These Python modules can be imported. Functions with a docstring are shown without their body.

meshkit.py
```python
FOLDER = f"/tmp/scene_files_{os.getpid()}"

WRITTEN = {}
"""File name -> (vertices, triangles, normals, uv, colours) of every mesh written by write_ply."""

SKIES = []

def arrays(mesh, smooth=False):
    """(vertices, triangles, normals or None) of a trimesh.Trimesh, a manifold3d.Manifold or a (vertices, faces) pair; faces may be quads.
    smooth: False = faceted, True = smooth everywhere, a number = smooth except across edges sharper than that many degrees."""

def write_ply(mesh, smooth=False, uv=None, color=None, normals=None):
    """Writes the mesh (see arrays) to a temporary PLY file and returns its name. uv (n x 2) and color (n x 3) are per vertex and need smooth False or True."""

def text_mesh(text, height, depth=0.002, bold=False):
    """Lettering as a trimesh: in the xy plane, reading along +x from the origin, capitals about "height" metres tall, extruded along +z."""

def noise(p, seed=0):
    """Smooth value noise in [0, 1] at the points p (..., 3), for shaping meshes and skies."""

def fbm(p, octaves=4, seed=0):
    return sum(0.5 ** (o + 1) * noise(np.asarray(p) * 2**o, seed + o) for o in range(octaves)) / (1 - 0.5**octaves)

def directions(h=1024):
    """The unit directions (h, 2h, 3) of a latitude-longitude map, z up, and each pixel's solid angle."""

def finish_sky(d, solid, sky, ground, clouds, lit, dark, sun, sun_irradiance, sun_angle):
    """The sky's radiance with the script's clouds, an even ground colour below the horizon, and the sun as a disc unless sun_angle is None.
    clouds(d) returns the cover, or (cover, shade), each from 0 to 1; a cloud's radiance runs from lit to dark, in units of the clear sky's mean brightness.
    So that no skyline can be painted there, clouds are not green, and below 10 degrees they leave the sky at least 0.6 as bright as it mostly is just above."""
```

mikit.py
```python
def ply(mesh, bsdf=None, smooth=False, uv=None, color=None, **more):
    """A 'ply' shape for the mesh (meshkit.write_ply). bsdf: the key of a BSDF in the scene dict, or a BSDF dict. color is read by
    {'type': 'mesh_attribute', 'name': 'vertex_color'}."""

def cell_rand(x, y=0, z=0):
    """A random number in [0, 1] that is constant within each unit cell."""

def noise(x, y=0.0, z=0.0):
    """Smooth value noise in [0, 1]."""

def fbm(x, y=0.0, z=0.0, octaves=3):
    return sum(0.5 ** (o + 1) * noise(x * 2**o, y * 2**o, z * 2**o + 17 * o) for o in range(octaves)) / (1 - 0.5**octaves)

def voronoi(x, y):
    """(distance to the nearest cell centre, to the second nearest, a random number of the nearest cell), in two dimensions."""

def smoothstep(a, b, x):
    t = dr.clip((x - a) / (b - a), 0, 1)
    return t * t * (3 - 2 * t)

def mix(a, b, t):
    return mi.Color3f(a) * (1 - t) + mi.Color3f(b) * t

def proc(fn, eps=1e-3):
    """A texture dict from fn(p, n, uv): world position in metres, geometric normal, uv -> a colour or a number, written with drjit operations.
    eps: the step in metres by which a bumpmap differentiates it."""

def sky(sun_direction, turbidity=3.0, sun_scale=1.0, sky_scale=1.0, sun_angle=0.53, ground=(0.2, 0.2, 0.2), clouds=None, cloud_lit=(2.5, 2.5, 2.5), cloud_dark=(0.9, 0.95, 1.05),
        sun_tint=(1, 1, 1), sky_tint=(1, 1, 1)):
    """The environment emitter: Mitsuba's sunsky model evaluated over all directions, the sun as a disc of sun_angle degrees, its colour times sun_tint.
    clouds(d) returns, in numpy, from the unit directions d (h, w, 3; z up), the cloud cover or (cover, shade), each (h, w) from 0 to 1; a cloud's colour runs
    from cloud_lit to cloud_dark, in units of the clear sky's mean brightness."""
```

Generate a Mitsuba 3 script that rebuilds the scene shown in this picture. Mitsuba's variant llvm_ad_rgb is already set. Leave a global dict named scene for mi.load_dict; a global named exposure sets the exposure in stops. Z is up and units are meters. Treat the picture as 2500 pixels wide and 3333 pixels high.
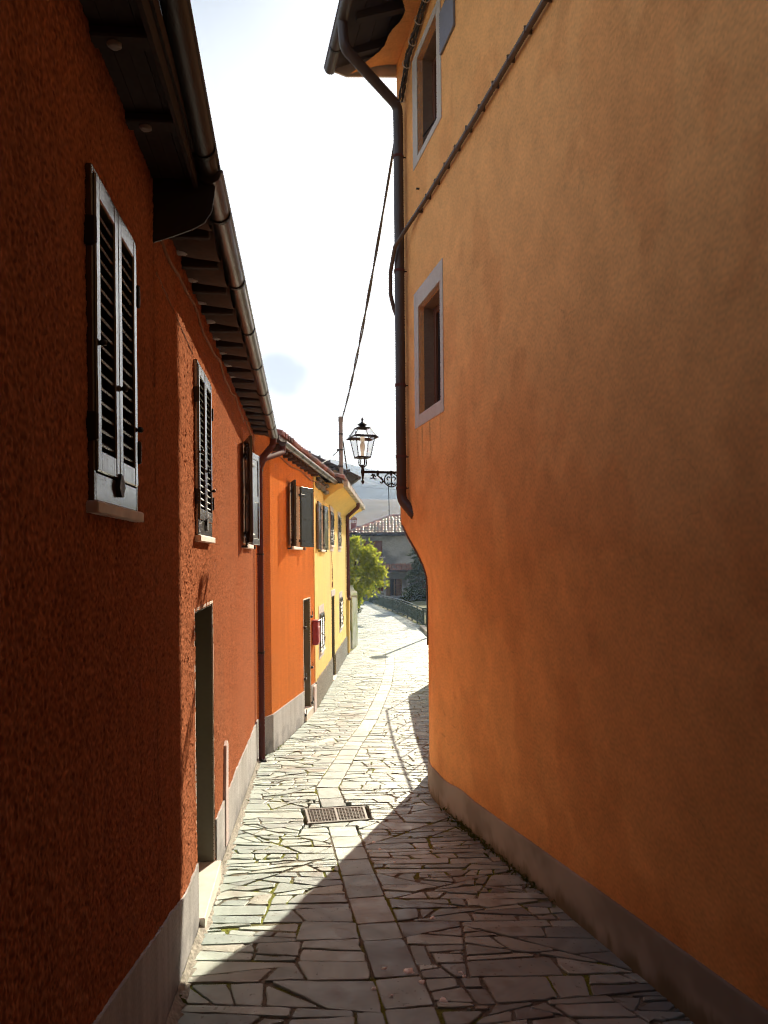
import math
import numpy as np
import drjit as dr
import trimesh
import mitsuba as mi
import mikit
import meshkit
from mikit import proc, noise, fbm, voronoi, cell_rand, smoothstep, mix
from shapely.geometry import Polygon, LineString, Point, box as sbox
from shapely import affinity
from shapely.ops import split, unary_union

S = 1.2                      # every length below is multiplied by this
T = mi.ScalarTransform4f
scene, labels = {}, {}
D2R = math.pi / 180

# ------------------------------------------------------------------ camera, sky, exposure
ROLL = 0.009
scene['camera'] = {'type': 'perspective', 'fov': 2 * math.degrees(math.atan(0.5)), 'fov_axis': 'x',
                   'principal_point_offset_y': -0.0437, 'near_clip': 0.05, 'far_clip': 9000.0,
                   'to_world': T().look_at(origin=[0, 0, 2 * S], target=[0, 10, 2 * S], up=[math.sin(ROLL), 0, math.cos(ROLL)])}
SUN_AZ, SUN_EL = 18.0 * D2R, 26.0 * D2R
SUN = [math.sin(SUN_AZ) * math.cos(SUN_EL), math.cos(SUN_AZ) * math.cos(SUN_EL), math.sin(SUN_EL)]


def clouds(d):
    az = np.arctan2(d[..., 0], d[..., 1])
    el = np.arcsin(np.clip(d[..., 2], -1, 1))
    n = meshkit.fbm(d * 2.6 + 5.0, 5, 3)
    cover = np.clip(0.55 + 1.5 * (n - 0.42), 0, 1)
    cover = np.maximum(cover, np.clip(1.25 - np.hypot(az, el - 0.25) * 0.75, 0, 1))
    hole = np.exp(-((az + 0.26) / 0.16) ** 2 - ((el - 0.74) / 0.14) ** 2)
    high = np.clip((el - 0.60) / 0.42, 0, 1)                         # the cloud thins out overhead
    cover = np.clip(cover * (1 - 0.8 * hole) * (1 - 0.9 * high * high * (3 - 2 * high)), 0, 1)
    w = meshkit.fbm(d * 17.0, 4, 9) - 0.5
    puff = np.exp(-(((az + 0.132) / 0.026) ** 2 + ((el - 0.232) / 0.019) ** 2)) * np.clip(0.75 + 3.0 * w, 0, 1)
    sun = np.asarray(SUN) / np.linalg.norm(SUN)
    ang = np.degrees(np.arccos(np.clip(d @ sun, -1, 1)))           # thin cloud glows towards the sun
    shade = 1 - np.exp(-(ang / 15.0) ** 2) * 0.7 - 0.3 * np.exp(-(ang / 45.0) ** 2)
    shade = np.clip(shade + 0.14 * (meshkit.fbm(d * 4.0 + 1.7, 4, 5) - 0.5) + 1.15 * puff, 0, 1)
    return cover, shade


scene['sky'] = mikit.sky(SUN, turbidity=3, sky_scale=0.33, sun_tint=(1.02, 1.2, 1.56), clouds=clouds, cloud_lit=(9.0, 9.0, 9.0), cloud_dark=(2.55, 2.85, 3.35))
exposure = 3.38


# ------------------------------------------------------------------ mesh helpers
class Frame:
    """A vertical plane: s runs along it, d stands off it, z is up."""

    def __init__(self, O, t, side=1):
        self.O = np.array([O[0], O[1], 0.0]); t = np.array(t, float) / np.hypot(*t)
        self.t = np.array([t[0], t[1], 0.0]); self.n = side * np.array([t[1], -t[0], 0.0])

    def P(self, q):
        q = np.atleast_2d(np.asarray(q, float))
        return self.O + q[:, :1] * self.t + q[:, 1:2] * self.n + q[:, 2:3] * np.array([0, 0, 1.0])


WORLD = Frame((0, 0), (1, 0), -1)     # s = x, d = y


class MB:
    def __init__(self):
        self.v, self.f, self.uv, self.k = [], [], [], 0

    def add(self, v, f, uv=None):
        v = np.asarray(v, float); f = np.asarray(f, int)
        if f.shape[1] == 4:
            f = np.vstack([f[:, [0, 1, 2]], f[:, [0, 2, 3]]])
        self.v.append(v); self.f.append(f + self.k); self.k += len(v)
        self.uv.append(np.zeros((len(v), 2)) if uv is None else np.asarray(uv, float))
        return self

    def box(self, F, s0, s1, d0, d1, z0, z1, b=0.0):
        lo, hi = np.array([min(s0, s1), min(d0, d1), min(z0, z1)]), np.array([max(s0, s1), max(d0, d1), max(z0, z1)])
        b = min(b, 0.45 * (hi - lo).min())
        if b <= 0:
            q = np.array([[x, y, z] for x in (lo[0], hi[0]) for y in (lo[1], hi[1]) for z in (lo[2], hi[2])])
            return self.add(F.P(q), [[0, 1, 3, 2], [4, 6, 7, 5], [0, 4, 5, 1], [2, 3, 7, 6], [0, 2, 6, 4], [1, 5, 7, 3]])
        v, f = CB
        c, h = (lo + hi) / 2, (hi - lo) / 2
        q = c + np.where(np.abs(v) > 1.5, np.sign(v) * h, np.sign(v) * (h - b))
        return self.add(F.P(q), f)

    def prism(self, F, pts, d0, d1):
        """A polygon in (s, z), possibly with holes, given thickness from d0 to d1."""
        poly = pts if hasattr(pts, 'geom_type') else Polygon(pts)
        if poly.geom_type != 'Polygon':
            for q in getattr(poly, 'geoms', [poly]): self.prism(F, q, d0, d1)
            return self
        m = trimesh.creation.extrude_polygon(poly, abs(d1 - d0), engine='earcut')
        v = np.array(m.vertices)
        return self.add(F.P(np.stack([v[:, 0], min(d0, d1) + v[:, 2], v[:, 1]], 1)), m.faces)

    def profile(self, F, pts, s0, s1):
        """A polygon in (d, z) drawn out along s."""
        m = trimesh.creation.extrude_polygon(Polygon(pts), s1 - s0, engine='earcut')
        v = np.array(m.vertices)
        return self.add(F.P(np.stack([s0 + v[:, 2], v[:, 0], v[:, 1]], 1)), m.faces)

    def tube(self, pts, r, sides=10, caps=True):
        p = np.asarray(pts, float)
        r = np.broadcast_to(np.asarray(r, float), (len(p),))
        t = np.gradient(p, axis=0); t /= np.linalg.norm(t, axis=1, keepdims=True) + 1e-12
        a = np.cross(t[0], [0, 0, 1.0] if abs(t[0][2]) < 0.9 else [1.0, 0, 0]); A = []
        for k in range(len(p)):
            a = a - t[k] * (a @ t[k]); a = a / (np.linalg.norm(a) + 1e-12); A.append(a)
        A = np.array(A); B = np.cross(t, A); g = np.arange(sides) * 2 * np.pi / sides
        v = (p[:, None] + r[:, None, None] * (np.cos(g)[None, :, None] * A[:, None] + np.sin(g)[None, :, None] * B[:, None])).reshape(-1, 3)
        f = []
        for i in range(len(p) - 1):
            for j in range(sides):
                q = [i * sides + j, i * sides + (j + 1) % sides, (i + 1) * sides + (j + 1) % sides, (i + 1) * sides + j]
                f += [[q[0], q[1], q[2]], [q[0], q[2], q[3]]]
        if caps:
            n = len(v); v = np.vstack([v, p[0], p[-1]]); e = (len(p) - 1) * sides
            for j in range(sides):
                f += [[n, (j + 1) % sides, j], [n + 1, e + j, e + (j + 1) % sides]]
        return self.add(v, f)

    def lathe(self, c, prof, sides=12, rot=0.0):
        """(r, z) pairs turned about the vertical through c."""
        g = rot + np.arange(sides) * 2 * np.pi / sides
        prof = np.asarray(prof, float)
        v = np.stack([c[0] + prof[:, :1] * np.cos(g), c[1] + prof[:, :1] * np.sin(g), c[2] + np.repeat(prof[:, 1:2], sides, 1)], -1).reshape(-1, 3)
        f = [[i * sides + j, i * sides + (j + 1) % sides, (i + 1) * sides + (j + 1) % sides, (i + 1) * sides + j] for i in range(len(prof) - 1) for j in range(sides)]
        return self.add(v, f)

    def grid(self, P):
        n, m = P.shape[:2]
        i, j = np.meshgrid(np.arange(n - 1), np.arange(m - 1), indexing='ij')
        a = (i * m + j).ravel()
        return self.add(P.reshape(-1, 3), np.stack([a, a + 1, a + m + 1, a + m], 1))


_q = np.array([[x * (2 if k == 0 else 1), y * (2 if k == 1 else 1), z * (2 if k == 2 else 1)] for x in (-1, 1) for y in (-1, 1) for z in (-1, 1) for k in range(3)], float)
_h = trimesh.convex.convex_hull(_q)
CB = (np.array(_h.vertices), np.array(_h.faces))


def uniq(key):
    if key not in scene and key not in labels:
        return key
    k = 1
    while f'{key}_{k:03d}' in scene or f'{key}_{k:03d}' in labels:
        k += 1
    return f'{key}_{k:03d}'


def thing(name, label, cat=None, group=None, kind=None):
    key = uniq(name)
    labels[key] = {'label': label}
    if cat: labels[key]['category'] = cat
    if group: labels[key]['group'] = group
    if kind: labels[key]['kind'] = kind
    return key


def put(key, mb, bsdf, smooth=False, uv=False):
    v, f = np.vstack(mb.v) * S, np.vstack(mb.f)
    scene[key] = mikit.ply((v, f), bsdf, smooth=smooth, uv=np.vstack(mb.uv) if uv else None)
    return key


def part(parent, name, mb, bsdf, smooth=False, label=None, kind=None, uv=False):
    key = uniq(f'{parent}__{name}')
    if label or kind:
        labels[key] = {}
        if label: labels[key]['label'] = label
        if kind: labels[key]['kind'] = kind
    return put(key, mb, bsdf, smooth, uv)


def bez(*ctrl, n=8):
    """A polyline with its inner corners rounded."""
    p = [np.array(c, float) for c in ctrl]; out = [p[0]]
    for a, b, c in zip(p, p[1:], p[2:]):
        r = min(0.07, 0.45 * np.linalg.norm(b - a), 0.45 * np.linalg.norm(c - b))
        q0, q1 = b + (a - b) / np.linalg.norm(a - b) * r, b + (c - b) / np.linalg.norm(c - b) * r
        for t in np.linspace(0, 1, n):
            out.append((1 - t) ** 2 * q0 + 2 * t * (1 - t) * b + t * t * q1)
    out.append(p[-1])
    return np.array(out)


GY = np.array([-60, -10, 0, 6, 10, 13, 16, 20, 32, 60, 80, 5000.0]); GZ = np.array([3.6, .77, 0, -.459, -.765, -.96, -1.06, -1.1, -1.12, -1.45, -1.5, -1.5])
from scipy.interpolate import PchipInterpolator
_G = PchipInterpolator(GY, GZ)


def G(y):
    return _G(np.clip(y, -60, 4000))


# ------------------------------------------------------------------ materials
def rgb(c):
    return {'type': 'rgb', 'value': [float(x) for x in c]}


def mat(name, color, rough=0.8, spec=0.4, metallic=0.0, bump=None, **more):
    b = {'type': 'principled', 'base_color': proc(color) if callable(color) else rgb(color), 'roughness': proc(rough) if callable(rough) else float(rough), 'specular': float(spec)}
    if metallic: b['metallic'] = float(metallic)
    b.update(more)
    if bump:
        fn, h, eps = bump
        b = {'type': 'bumpmap', 'arbitrary': proc(fn, eps), 'scale': float(h), 'bsdf': b}
    scene[name] = {'type': 'twosided', 'bsdf': b}
    return name


def plaster(base, grain=0.18, tint=(1.0, 1.0, 1.0), streak=0.12, fine=60.0, foot=0.0):
    def fn(p, n, uv):
        a = fbm(p.x * 1.1, p.y * 1.1, p.z * 0.9, 4)
        s = noise((p.x + p.y) * 9.0, (p.x - p.y) * 9.0, p.z * 0.8)
        g = noise(p.x * fine, p.y * fine, p.z * fine)
        k = 1 + 0.35 * (a - 0.5) + streak * (s - 0.5) + grain * (g - 0.5)
        c = mi.Color3f(*base) * k * mix((1, 1, 1), tint, smoothstep(0.35, 0.7, a))
        if foot:                                        # splashed dirt low on the wall, where the lane runs
            h = (p.z + 0.0765 * p.y) / S
            n2 = fbm(p.x * 5 + p.y * 5, p.z * 6, 3.0, 4)
            c = c * mix(mi.Color3f(1, 1, 1), mi.Color3f(1 - foot, 1 - foot, 1 - 0.95 * foot), smoothstep(0.30, -0.10, h + 0.55 * (n2 - 0.5)))
        return c
    return fn


def rough_h(p, n, uv):
    return 0.5 * noise(p.x * 44, p.y * 44, p.z * 38) + 0.5 * noise(p.x * 95, p.y * 95, p.z * 88)


def soft_h(p, n, uv):
    return 0.6 * fbm(p.x * 5, p.y * 5, p.z * 5, 3) + 0.12 * noise(p.x * 90, p.y * 90, p.z * 90)


def speck_h(p, n, uv):
    return noise(p.x * 130, p.y * 130, p.z * 130)


mat('m_rust', plaster((0.26, 0.106, 0.062), 0.5, (0.86, 0.93, 1.0), 0.25, 75.0, 0.3), 0.97, 0.0, bump=(rough_h, 0.014, 0.002))
mat('m_terra', plaster((0.345, 0.127, 0.065), 0.8, (0.88, 0.94, 1.0), 0.2, 62.0, 0.3), 0.97, 0.0, bump=(rough_h, 0.008, 0.002))
mat('m_orange', plaster((0.50, 0.168, 0.052), 0.4, (0.92, 0.88, 0.82), 0.2, 60.0, 0.2), 0.95, 0.0, bump=(rough_h, 0.008, 0.002))
mat('m_yellow', plaster((0.63, 0.46, 0.155), 0.12, (0.95, 0.92, 0.82), 0.14), 0.9, 0.2, bump=(soft_h, 0.006, 0.004))


def ochre(p, n, uv):
    x, y, z = p.x / S, p.y / S, p.z / S
    s = y * 1.025
    a = fbm(p.x * 0.9, p.y * 0.9, p.z * 0.7, 4)
    b = fbm(p.x * 2.6, p.y * 2.6, p.z * 2.2 + 9, 4)
    st = noise(p.y * 7.5, p.z * 0.55, 3.0) * noise(p.y * 19, p.z * 1.6, 8.0)
    k = 1 + 0.16 * (a - 0.5) + 0.20 * (b - 0.5) + 0.04 * (st - 0.25) + 0.26 * (noise(p.x * 60, p.y * 60, p.z * 52) - 0.5) + 0.26 * (fbm(p.x * 7, p.y * 7, p.z * 5, 5) - 0.5)
    c = mi.Color3f(0.73, 0.370, 0.138) * k
    c = mix(c, c * mi.Color3f(0.92, 0.87, 0.84), smoothstep(0.48, 0.60, fbm(p.y * 2.1, p.z * 1.5, 4.0, 5)))
    ln = dr.abs(fbm(p.y * 1.3 + 5, p.z * 0.9, 6.0, 4) - 0.5)                # hairline cracks and scratches
    c = c * (1 - 0.10 * smoothstep(0.003, 0.001, ln) * smoothstep(0.5, 0.6, noise(p.y * 0.9, p.z * 0.9, 2.0)))
    # rain runs below the sill of the lower window
    run = smoothstep(0.5, 0.8, fbm(y * 17.0, z * 0.7, 1.0, 3)) * smoothstep(2.72 + 0.4 * noise(y * 20.0, 5.0), 3.25, z) * smoothstep(3.36, 3.25, z) * smoothstep(6.85, 7.05, y) * smoothstep(8.1, 7.8, y)
    c = mix(c, mi.Color3f(0.14, 0.095, 0.05), 0.7 * run)
    # knocks and scrapes low on the corner
    kn = smoothstep(0.80, 0.88, noise(y * 7.0, z * 34.0, 7.0)) * smoothstep(0.5, 0.7, fbm(y * 2.0, z * 2.0, 1.0)) * smoothstep(0.75, 0.3, z) * smoothstep(6.9, 7.6, y)
    c = mix(c, mi.Color3f(0.25, 0.10, 0.04), 0.35 * kn)
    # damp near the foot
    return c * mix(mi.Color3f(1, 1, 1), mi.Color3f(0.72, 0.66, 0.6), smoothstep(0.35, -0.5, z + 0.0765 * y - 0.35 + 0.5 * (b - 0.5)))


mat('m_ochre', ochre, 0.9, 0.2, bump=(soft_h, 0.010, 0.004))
mat('m_plinth', plaster((0.33, 0.33, 0.335), 0.25, (0.78, 0.78, 0.76), 0.4, 60.0, 0.45), 0.85, 0.3, bump=(soft_h, 0.006, 0.004))


def plinth_old(p, n, uv):
    a = fbm(p.x * 2.5, p.y * 2.5, p.z * 2.5, 4)
    h = p.z / S + 0.0765 * p.y / S
    c = mix((0.32, 0.305, 0.275), (0.22, 0.205, 0.18), smoothstep(0.35, 0.7, a))
    return mix(c, mi.Color3f(0.10, 0.085, 0.04), 0.8 * smoothstep(0.14, 0.0, h + 0.20 * (fbm(p.y * 9 + 3, p.z * 4, 2.0, 4) - 0.5)))


mat('m_plinth_old', plinth_old, 0.9, 0.2, bump=(soft_h, 0.012, 0.004))
mat('m_pebble', plaster((0.30, 0.285, 0.25), 0.8, (0.8, 0.8, 0.8), 0.1, 45.0), 0.9, 0.2, bump=(rough_h, 0.02, 0.003))
mat('m_pale', plaster((0.62, 0.58, 0.53), 0.1, (0.85, 0.82, 0.8), 0.2), 0.75, 0.3, bump=(speck_h, 0.001, 0.002))
mat('m_surround', plaster((0.48, 0.435, 0.40), 0.12, (0.9, 0.88, 0.86), 0.15), 0.8, 0.3, bump=(speck_h, 0.0012, 0.002))
mat('m_reveal', plaster((0.22, 0.155, 0.115), 0.3, (0.85, 0.85, 0.85), 0.2), 0.9, 0.2)
mat('m_olive', plaster((0.115, 0.105, 0.075), 0.1, (0.9, 0.95, 0.85), 0.1), 0.6, 0.4)
mat('m_pink', plaster((0.50, 0.42, 0.41), 0.1, (0.9, 0.88, 0.88), 0.1), 0.8, 0.3)
mat('m_greyplate', plaster((0.20, 0.20, 0.23), 0.15, (0.9, 0.92, 1.0), 0.1), 0.6, 0.3)


def painted_dark(p, n, uv):
    w = noise(p.x * 40, p.y * 40, p.z * 3.0)
    return mi.Color3f(0.020, 0.017, 0.015) * (0.7 + 0.6 * w)


mat('m_shutter', painted_dark, lambda p, n, uv: 0.09 + 0.14 * fbm(p.x * 9, p.y * 9, p.z * 2.5), 0.95, bump=(lambda p, n, uv: noise(p.x * 60, p.y * 60, p.z * 5), 0.0005, 0.002), clearcoat=1.0, clearcoat_gloss=0.93)
mat('m_slat', painted_dark, 0.35, 0.5)
mat('m_shutter_red', plaster((0.075, 0.022, 0.015), 0.2, (0.8, 0.8, 0.8), 0.2), 0.45, 0.4)
mat('m_shutter_green', plaster((0.030, 0.038, 0.034), 0.15, (0.8, 0.85, 0.85), 0.3), 0.5, 0.4)
mat('m_redbrown', plaster((0.11, 0.030, 0.018), 0.15, (0.8, 0.85, 0.85), 0.4), 0.6, 0.3)
mat('m_woodframe', plaster((0.13, 0.05, 0.025), 0.15, (0.8, 0.8, 0.8), 0.4), 0.5, 0.4)
mat('m_woodgold', plaster((0.17, 0.09, 0.03), 0.2, (0.7, 0.7, 0.7), 0.4), 0.55, 0.4)
mat('m_iron', (0.012, 0.012, 0.013), 0.5, 0.4)
mat('m_grateiron', plaster((0.20, 0.19, 0.18), 0.2, (0.8, 0.8, 0.8), 0.2), 0.6, 0.4)
mat('m_soffit', plaster((0.050, 0.042, 0.040), 0.3, (0.8, 0.8, 0.85), 0.3), 0.85, 0.2)
mat('m_rafter', plaster((0.075, 0.050, 0.038), 0.3, (0.8, 0.8, 0.85), 0.3), 0.85, 0.2)
mat('m_gutter', lambda p, n, uv: mi.Color3f(0.12, 0.10, 0.092) * (0.75 + 0.5 * fbm(p.x * 3, p.y * 3, p.z * 3)), lambda p, n, uv: 0.30 + 0.16 * fbm(p.x * 6, p.y * 6, p.z * 6), 0.5, 0.85)
mat('m_brown', plaster((0.20, 0.12, 0.08), 0.2, (0.9, 0.9, 0.9), 0.1), 0.9, 0.2)
mat('m_flash', (0.035, 0.034, 0.036), 0.4, 0.5)
mat('m_gutter_dark', lambda p, n, uv: mi.Color3f(0.045, 0.044, 0.046) * (0.75 + 0.5 * fbm(p.x * 3, p.y * 3, p.z * 3)), 0.45, 0.5, 0.4)
mat('m_pipe', lambda p, n, uv: mi.Color3f(0.090, 0.035, 0.032) * (0.8 + 0.4 * fbm(p.x * 6, p.y * 6, p.z * 1.5)), 0.8, 0.08)
mat('m_pipe_grey', lambda p, n, uv: mi.Color3f(0.050, 0.034, 0.032) * (0.8 + 0.4 * fbm(p.x * 6, p.y * 6, p.z * 1.5)), 0.45, 0.5)
mat('m_conduit', plaster((0.11, 0.078, 0.064), 0.1, (0.8, 0.8, 0.8), 0.1), 0.6, 0.4)
mat('m_cable', (0.05, 0.045, 0.042), 0.6, 0.3)
mat('m_cable_rust', (0.26, 0.12, 0.06), 0.8, 0.2)
mat('m_tile', lambda p, n, uv: mix((0.32, 0.11, 0.065), (0.20, 0.12, 0.085), smoothstep(0.35, 0.65, fbm(p.x * 3, p.y * 3, p.z * 3))) * (0.6 + 0.8 * cell_rand(p.x * 4.1, p.y * 2.5, p.z * 2)), 0.30, 0.6, bump=(speck_h, 0.002, 0.003))
mat('m_tile_dark', lambda p, n, uv: mi.Color3f(0.06, 0.045, 0.04) * (0.6 + 0.8 * fbm(p.x * 3, p.y * 3, p.z * 3)), 0.8, 0.2)
mat('m_red', lambda p, n, uv: mi.Color3f(0.25, 0.018, 0.024) * (0.85 + 0.3 * fbm(p.x * 5, p.y * 5, p.z * 5)), 0.4, 0.5)
mat('m_chimney', plaster((0.26, 0.06, 0.045), 0.2, (0.8, 0.8, 0.8), 0.2), 0.9, 0.2)
mat('m_oldwall', lambda p, n, uv: mix((0.30, 0.28, 0.25), (0.13, 0.125, 0.115), smoothstep(0.38, 0.66, fbm(p.x * 0.55, p.y * 0.55, p.z * 0.55 + 3, 5))) * (0.85 + 0.3 * noise(p.x * 9, p.y * 9, p.z * 9)), 0.95, 0.15, bump=(soft_h, 0.03, 0.02))
mat('m_greywall', plaster((0.34, 0.31, 0.27), 0.2, (0.85, 0.85, 0.85), 0.2), 0.9, 0.2)
mat('m_moss', lambda p, n, uv: mix((0.40, 0.40, 0.33), (0.24, 0.28, 0.12), smoothstep(0.45, 0.7, fbm(p.x * 3, p.y * 3, p.z * 1.3, 4))), 0.95, 0.15, bump=(soft_h, 0.02, 0.01))
mat('m_pole', plaster((0.24, 0.20, 0.18), 0.2, (0.8, 0.8, 0.8), 0.1), 0.7, 0.3)
mat('m_fence', plaster((0.022, 0.045, 0.038), 0.1, (0.85, 0.85, 0.85), 0.1), 0.45, 0.5)
mat('m_bark', plaster((0.09, 0.065, 0.045), 0.4, (0.7, 0.7, 0.7), 0.4), 0.95, 0.1)
mat('m_white', plaster((0.88, 0.88, 0.86), 0.1, (0.9, 0.9, 0.9), 0.1), 0.6, 0.3)
mat('m_bin', plaster((0.05, 0.075, 0.07), 0.1, (0.8, 0.8, 0.8), 0.2), 0.5, 0.4)
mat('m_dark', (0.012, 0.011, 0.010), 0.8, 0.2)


def stone(p, n, uv):
    t = cell_rand(dr.floor(uv.x), dr.floor(uv.y))
    t2 = cell_rand(dr.floor(uv.x), dr.floor(uv.y), 5)
    c = mix((0.185, 0.24, 0.24), (0.345, 0.41, 0.38), t)
    c = mix(c, mi.Color3f(0.17, 0.205, 0.21), smoothstep(0.78, 0.95, t2))
    c = mix(c, mi.Color3f(0.30, 0.285, 0.24), 0.7 * smoothstep(0.12, 0.0, t2))
    ca, sa = dr.cos(6.28 * t2), dr.sin(6.28 * t2)
    along, across = p.x * ca + p.y * sa, p.y * ca - p.x * sa
    vein = fbm(along * 2.2 + 9 * t, across * 13.0, t * 31, 4)
    blot = fbm(p.x * 5 + 7 * t, p.y * 5, 2.0, 4)
    k = 1 + 0.45 * (vein - 0.5) + 0.4 * (blot - 0.5)
    c = c * k
    c = mix(c, mi.Color3f(0.16, 0.135, 0.11), 0.55 * smoothstep(0.62, 0.76, fbm(p.x * 3.1 + 4, p.y * 3.1, 11.0, 4)))
    return mix(c, mi.Color3f(0.13, 0.12, 0.10), 0.6 * smoothstep(0.84, 0.9, noise(p.x * 37 + 50 * t, p.y * 37, t * 9)))


mat('m_stone', stone, lambda p, n, uv: 0.36 + 0.3 * fbm(p.x * 8, p.y * 8, 3.0), 0.5,
    bump=(lambda p, n, uv: 0.5 * fbm(p.x * 9, p.y * 9, p.z * 9, 4) + 0.2 * noise(p.x * 120, p.y * 120, 1.0), 0.012, 0.003))


def joint(p, n, uv):
    a = fbm(p.x * 2.2, p.y * 2.2, 1.0, 4)
    g = noise(p.x * 80, p.y * 80, p.z * 80)
    c = mix((0.12, 0.115, 0.095), (0.22, 0.21, 0.17), g)
    return mix(c, mi.Color3f(0.15, 0.17, 0.030) * (0.6 + 0.8 * g), smoothstep(0.50, 0.64, a))


mat('m_joint', joint, 0.95, 0.1, bump=(rough_h, 0.02, 0.004))
mat('m_ground', lambda p, n, uv: mix((0.10, 0.11, 0.05), (0.16, 0.14, 0.09), fbm(p.x * 0.4, p.y * 0.4, 0.0, 4)), 0.95, 0.1)


def hill_c(p, n, uv):
    a = fbm(p.x * 0.006, p.y * 0.004, p.z * 0.02, 5)
    b = fbm(p.x * 0.05, p.y * 0.03, p.z * 0.09, 4)
    c = mix((0.030, 0.040, 0.028), (0.16, 0.12, 0.08), smoothstep(0.40, 0.62, a))
    return c * (0.55 + 0.9 * b)


mat('m_hill', hill_c, 0.95, 0.05)


def leafmat(name, c1, c2, trans):
    fn = lambda p, n, uv: mix(c1, c2, cell_rand(dr.floor(uv.x), 3.0)) * (0.75 + 0.5 * noise(p.x * 3, p.y * 3, p.z * 3))
    scene[name] = {'type': 'principledthin', 'base_color': proc(fn), 'roughness': 0.5, 'diff_trans': float(trans), 'spec_trans': 0.0}


leafmat('m_leaf', (0.17, 0.23, 0.02), (0.46, 0.45, 0.05), 1.2)
leafmat('m_needle', (0.030, 0.050, 0.030), (0.07, 0.09, 0.05), 0.5)
leafmat('m_weed', (0.05, 0.075, 0.015), (0.10, 0.11, 0.03), 0.7)
leafmat('m_shrub', (0.02, 0.035, 0.012), (0.05, 0.07, 0.02), 0.6)
scene['m_glass'] = {'type': 'thindielectric'}
scene['m_bulb'] = {'type': 'principledthin', 'base_color': rgb((0.82, 0.80, 0.74)), 'roughness': 0.4, 'diff_trans': 1.3, 'spec_trans': 0.0}


# ------------------------------------------------------------------ ground, hill
rng = np.random.default_rng(7)
ys = np.concatenate([np.linspace(-1400, -60, 8), np.linspace(-50, 100, 76), np.linspace(130, 1400, 12)])
xs = np.concatenate([np.linspace(-1400, -40, 8), np.linspace(-30, 30, 21), np.linspace(40, 1400, 8)])
Y, X = np.meshgrid(ys, xs, indexing='ij')
mb = MB().grid(np.stack([X, Y, G(Y) - 0.09], -1))
scene['ground'] = None
thing_key = 'ground'
labels['ground'] = {'label': 'grassy sloping ground under and around the lane', 'kind': 'structure'}
put('ground', mb, 'm_ground', True)

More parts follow.
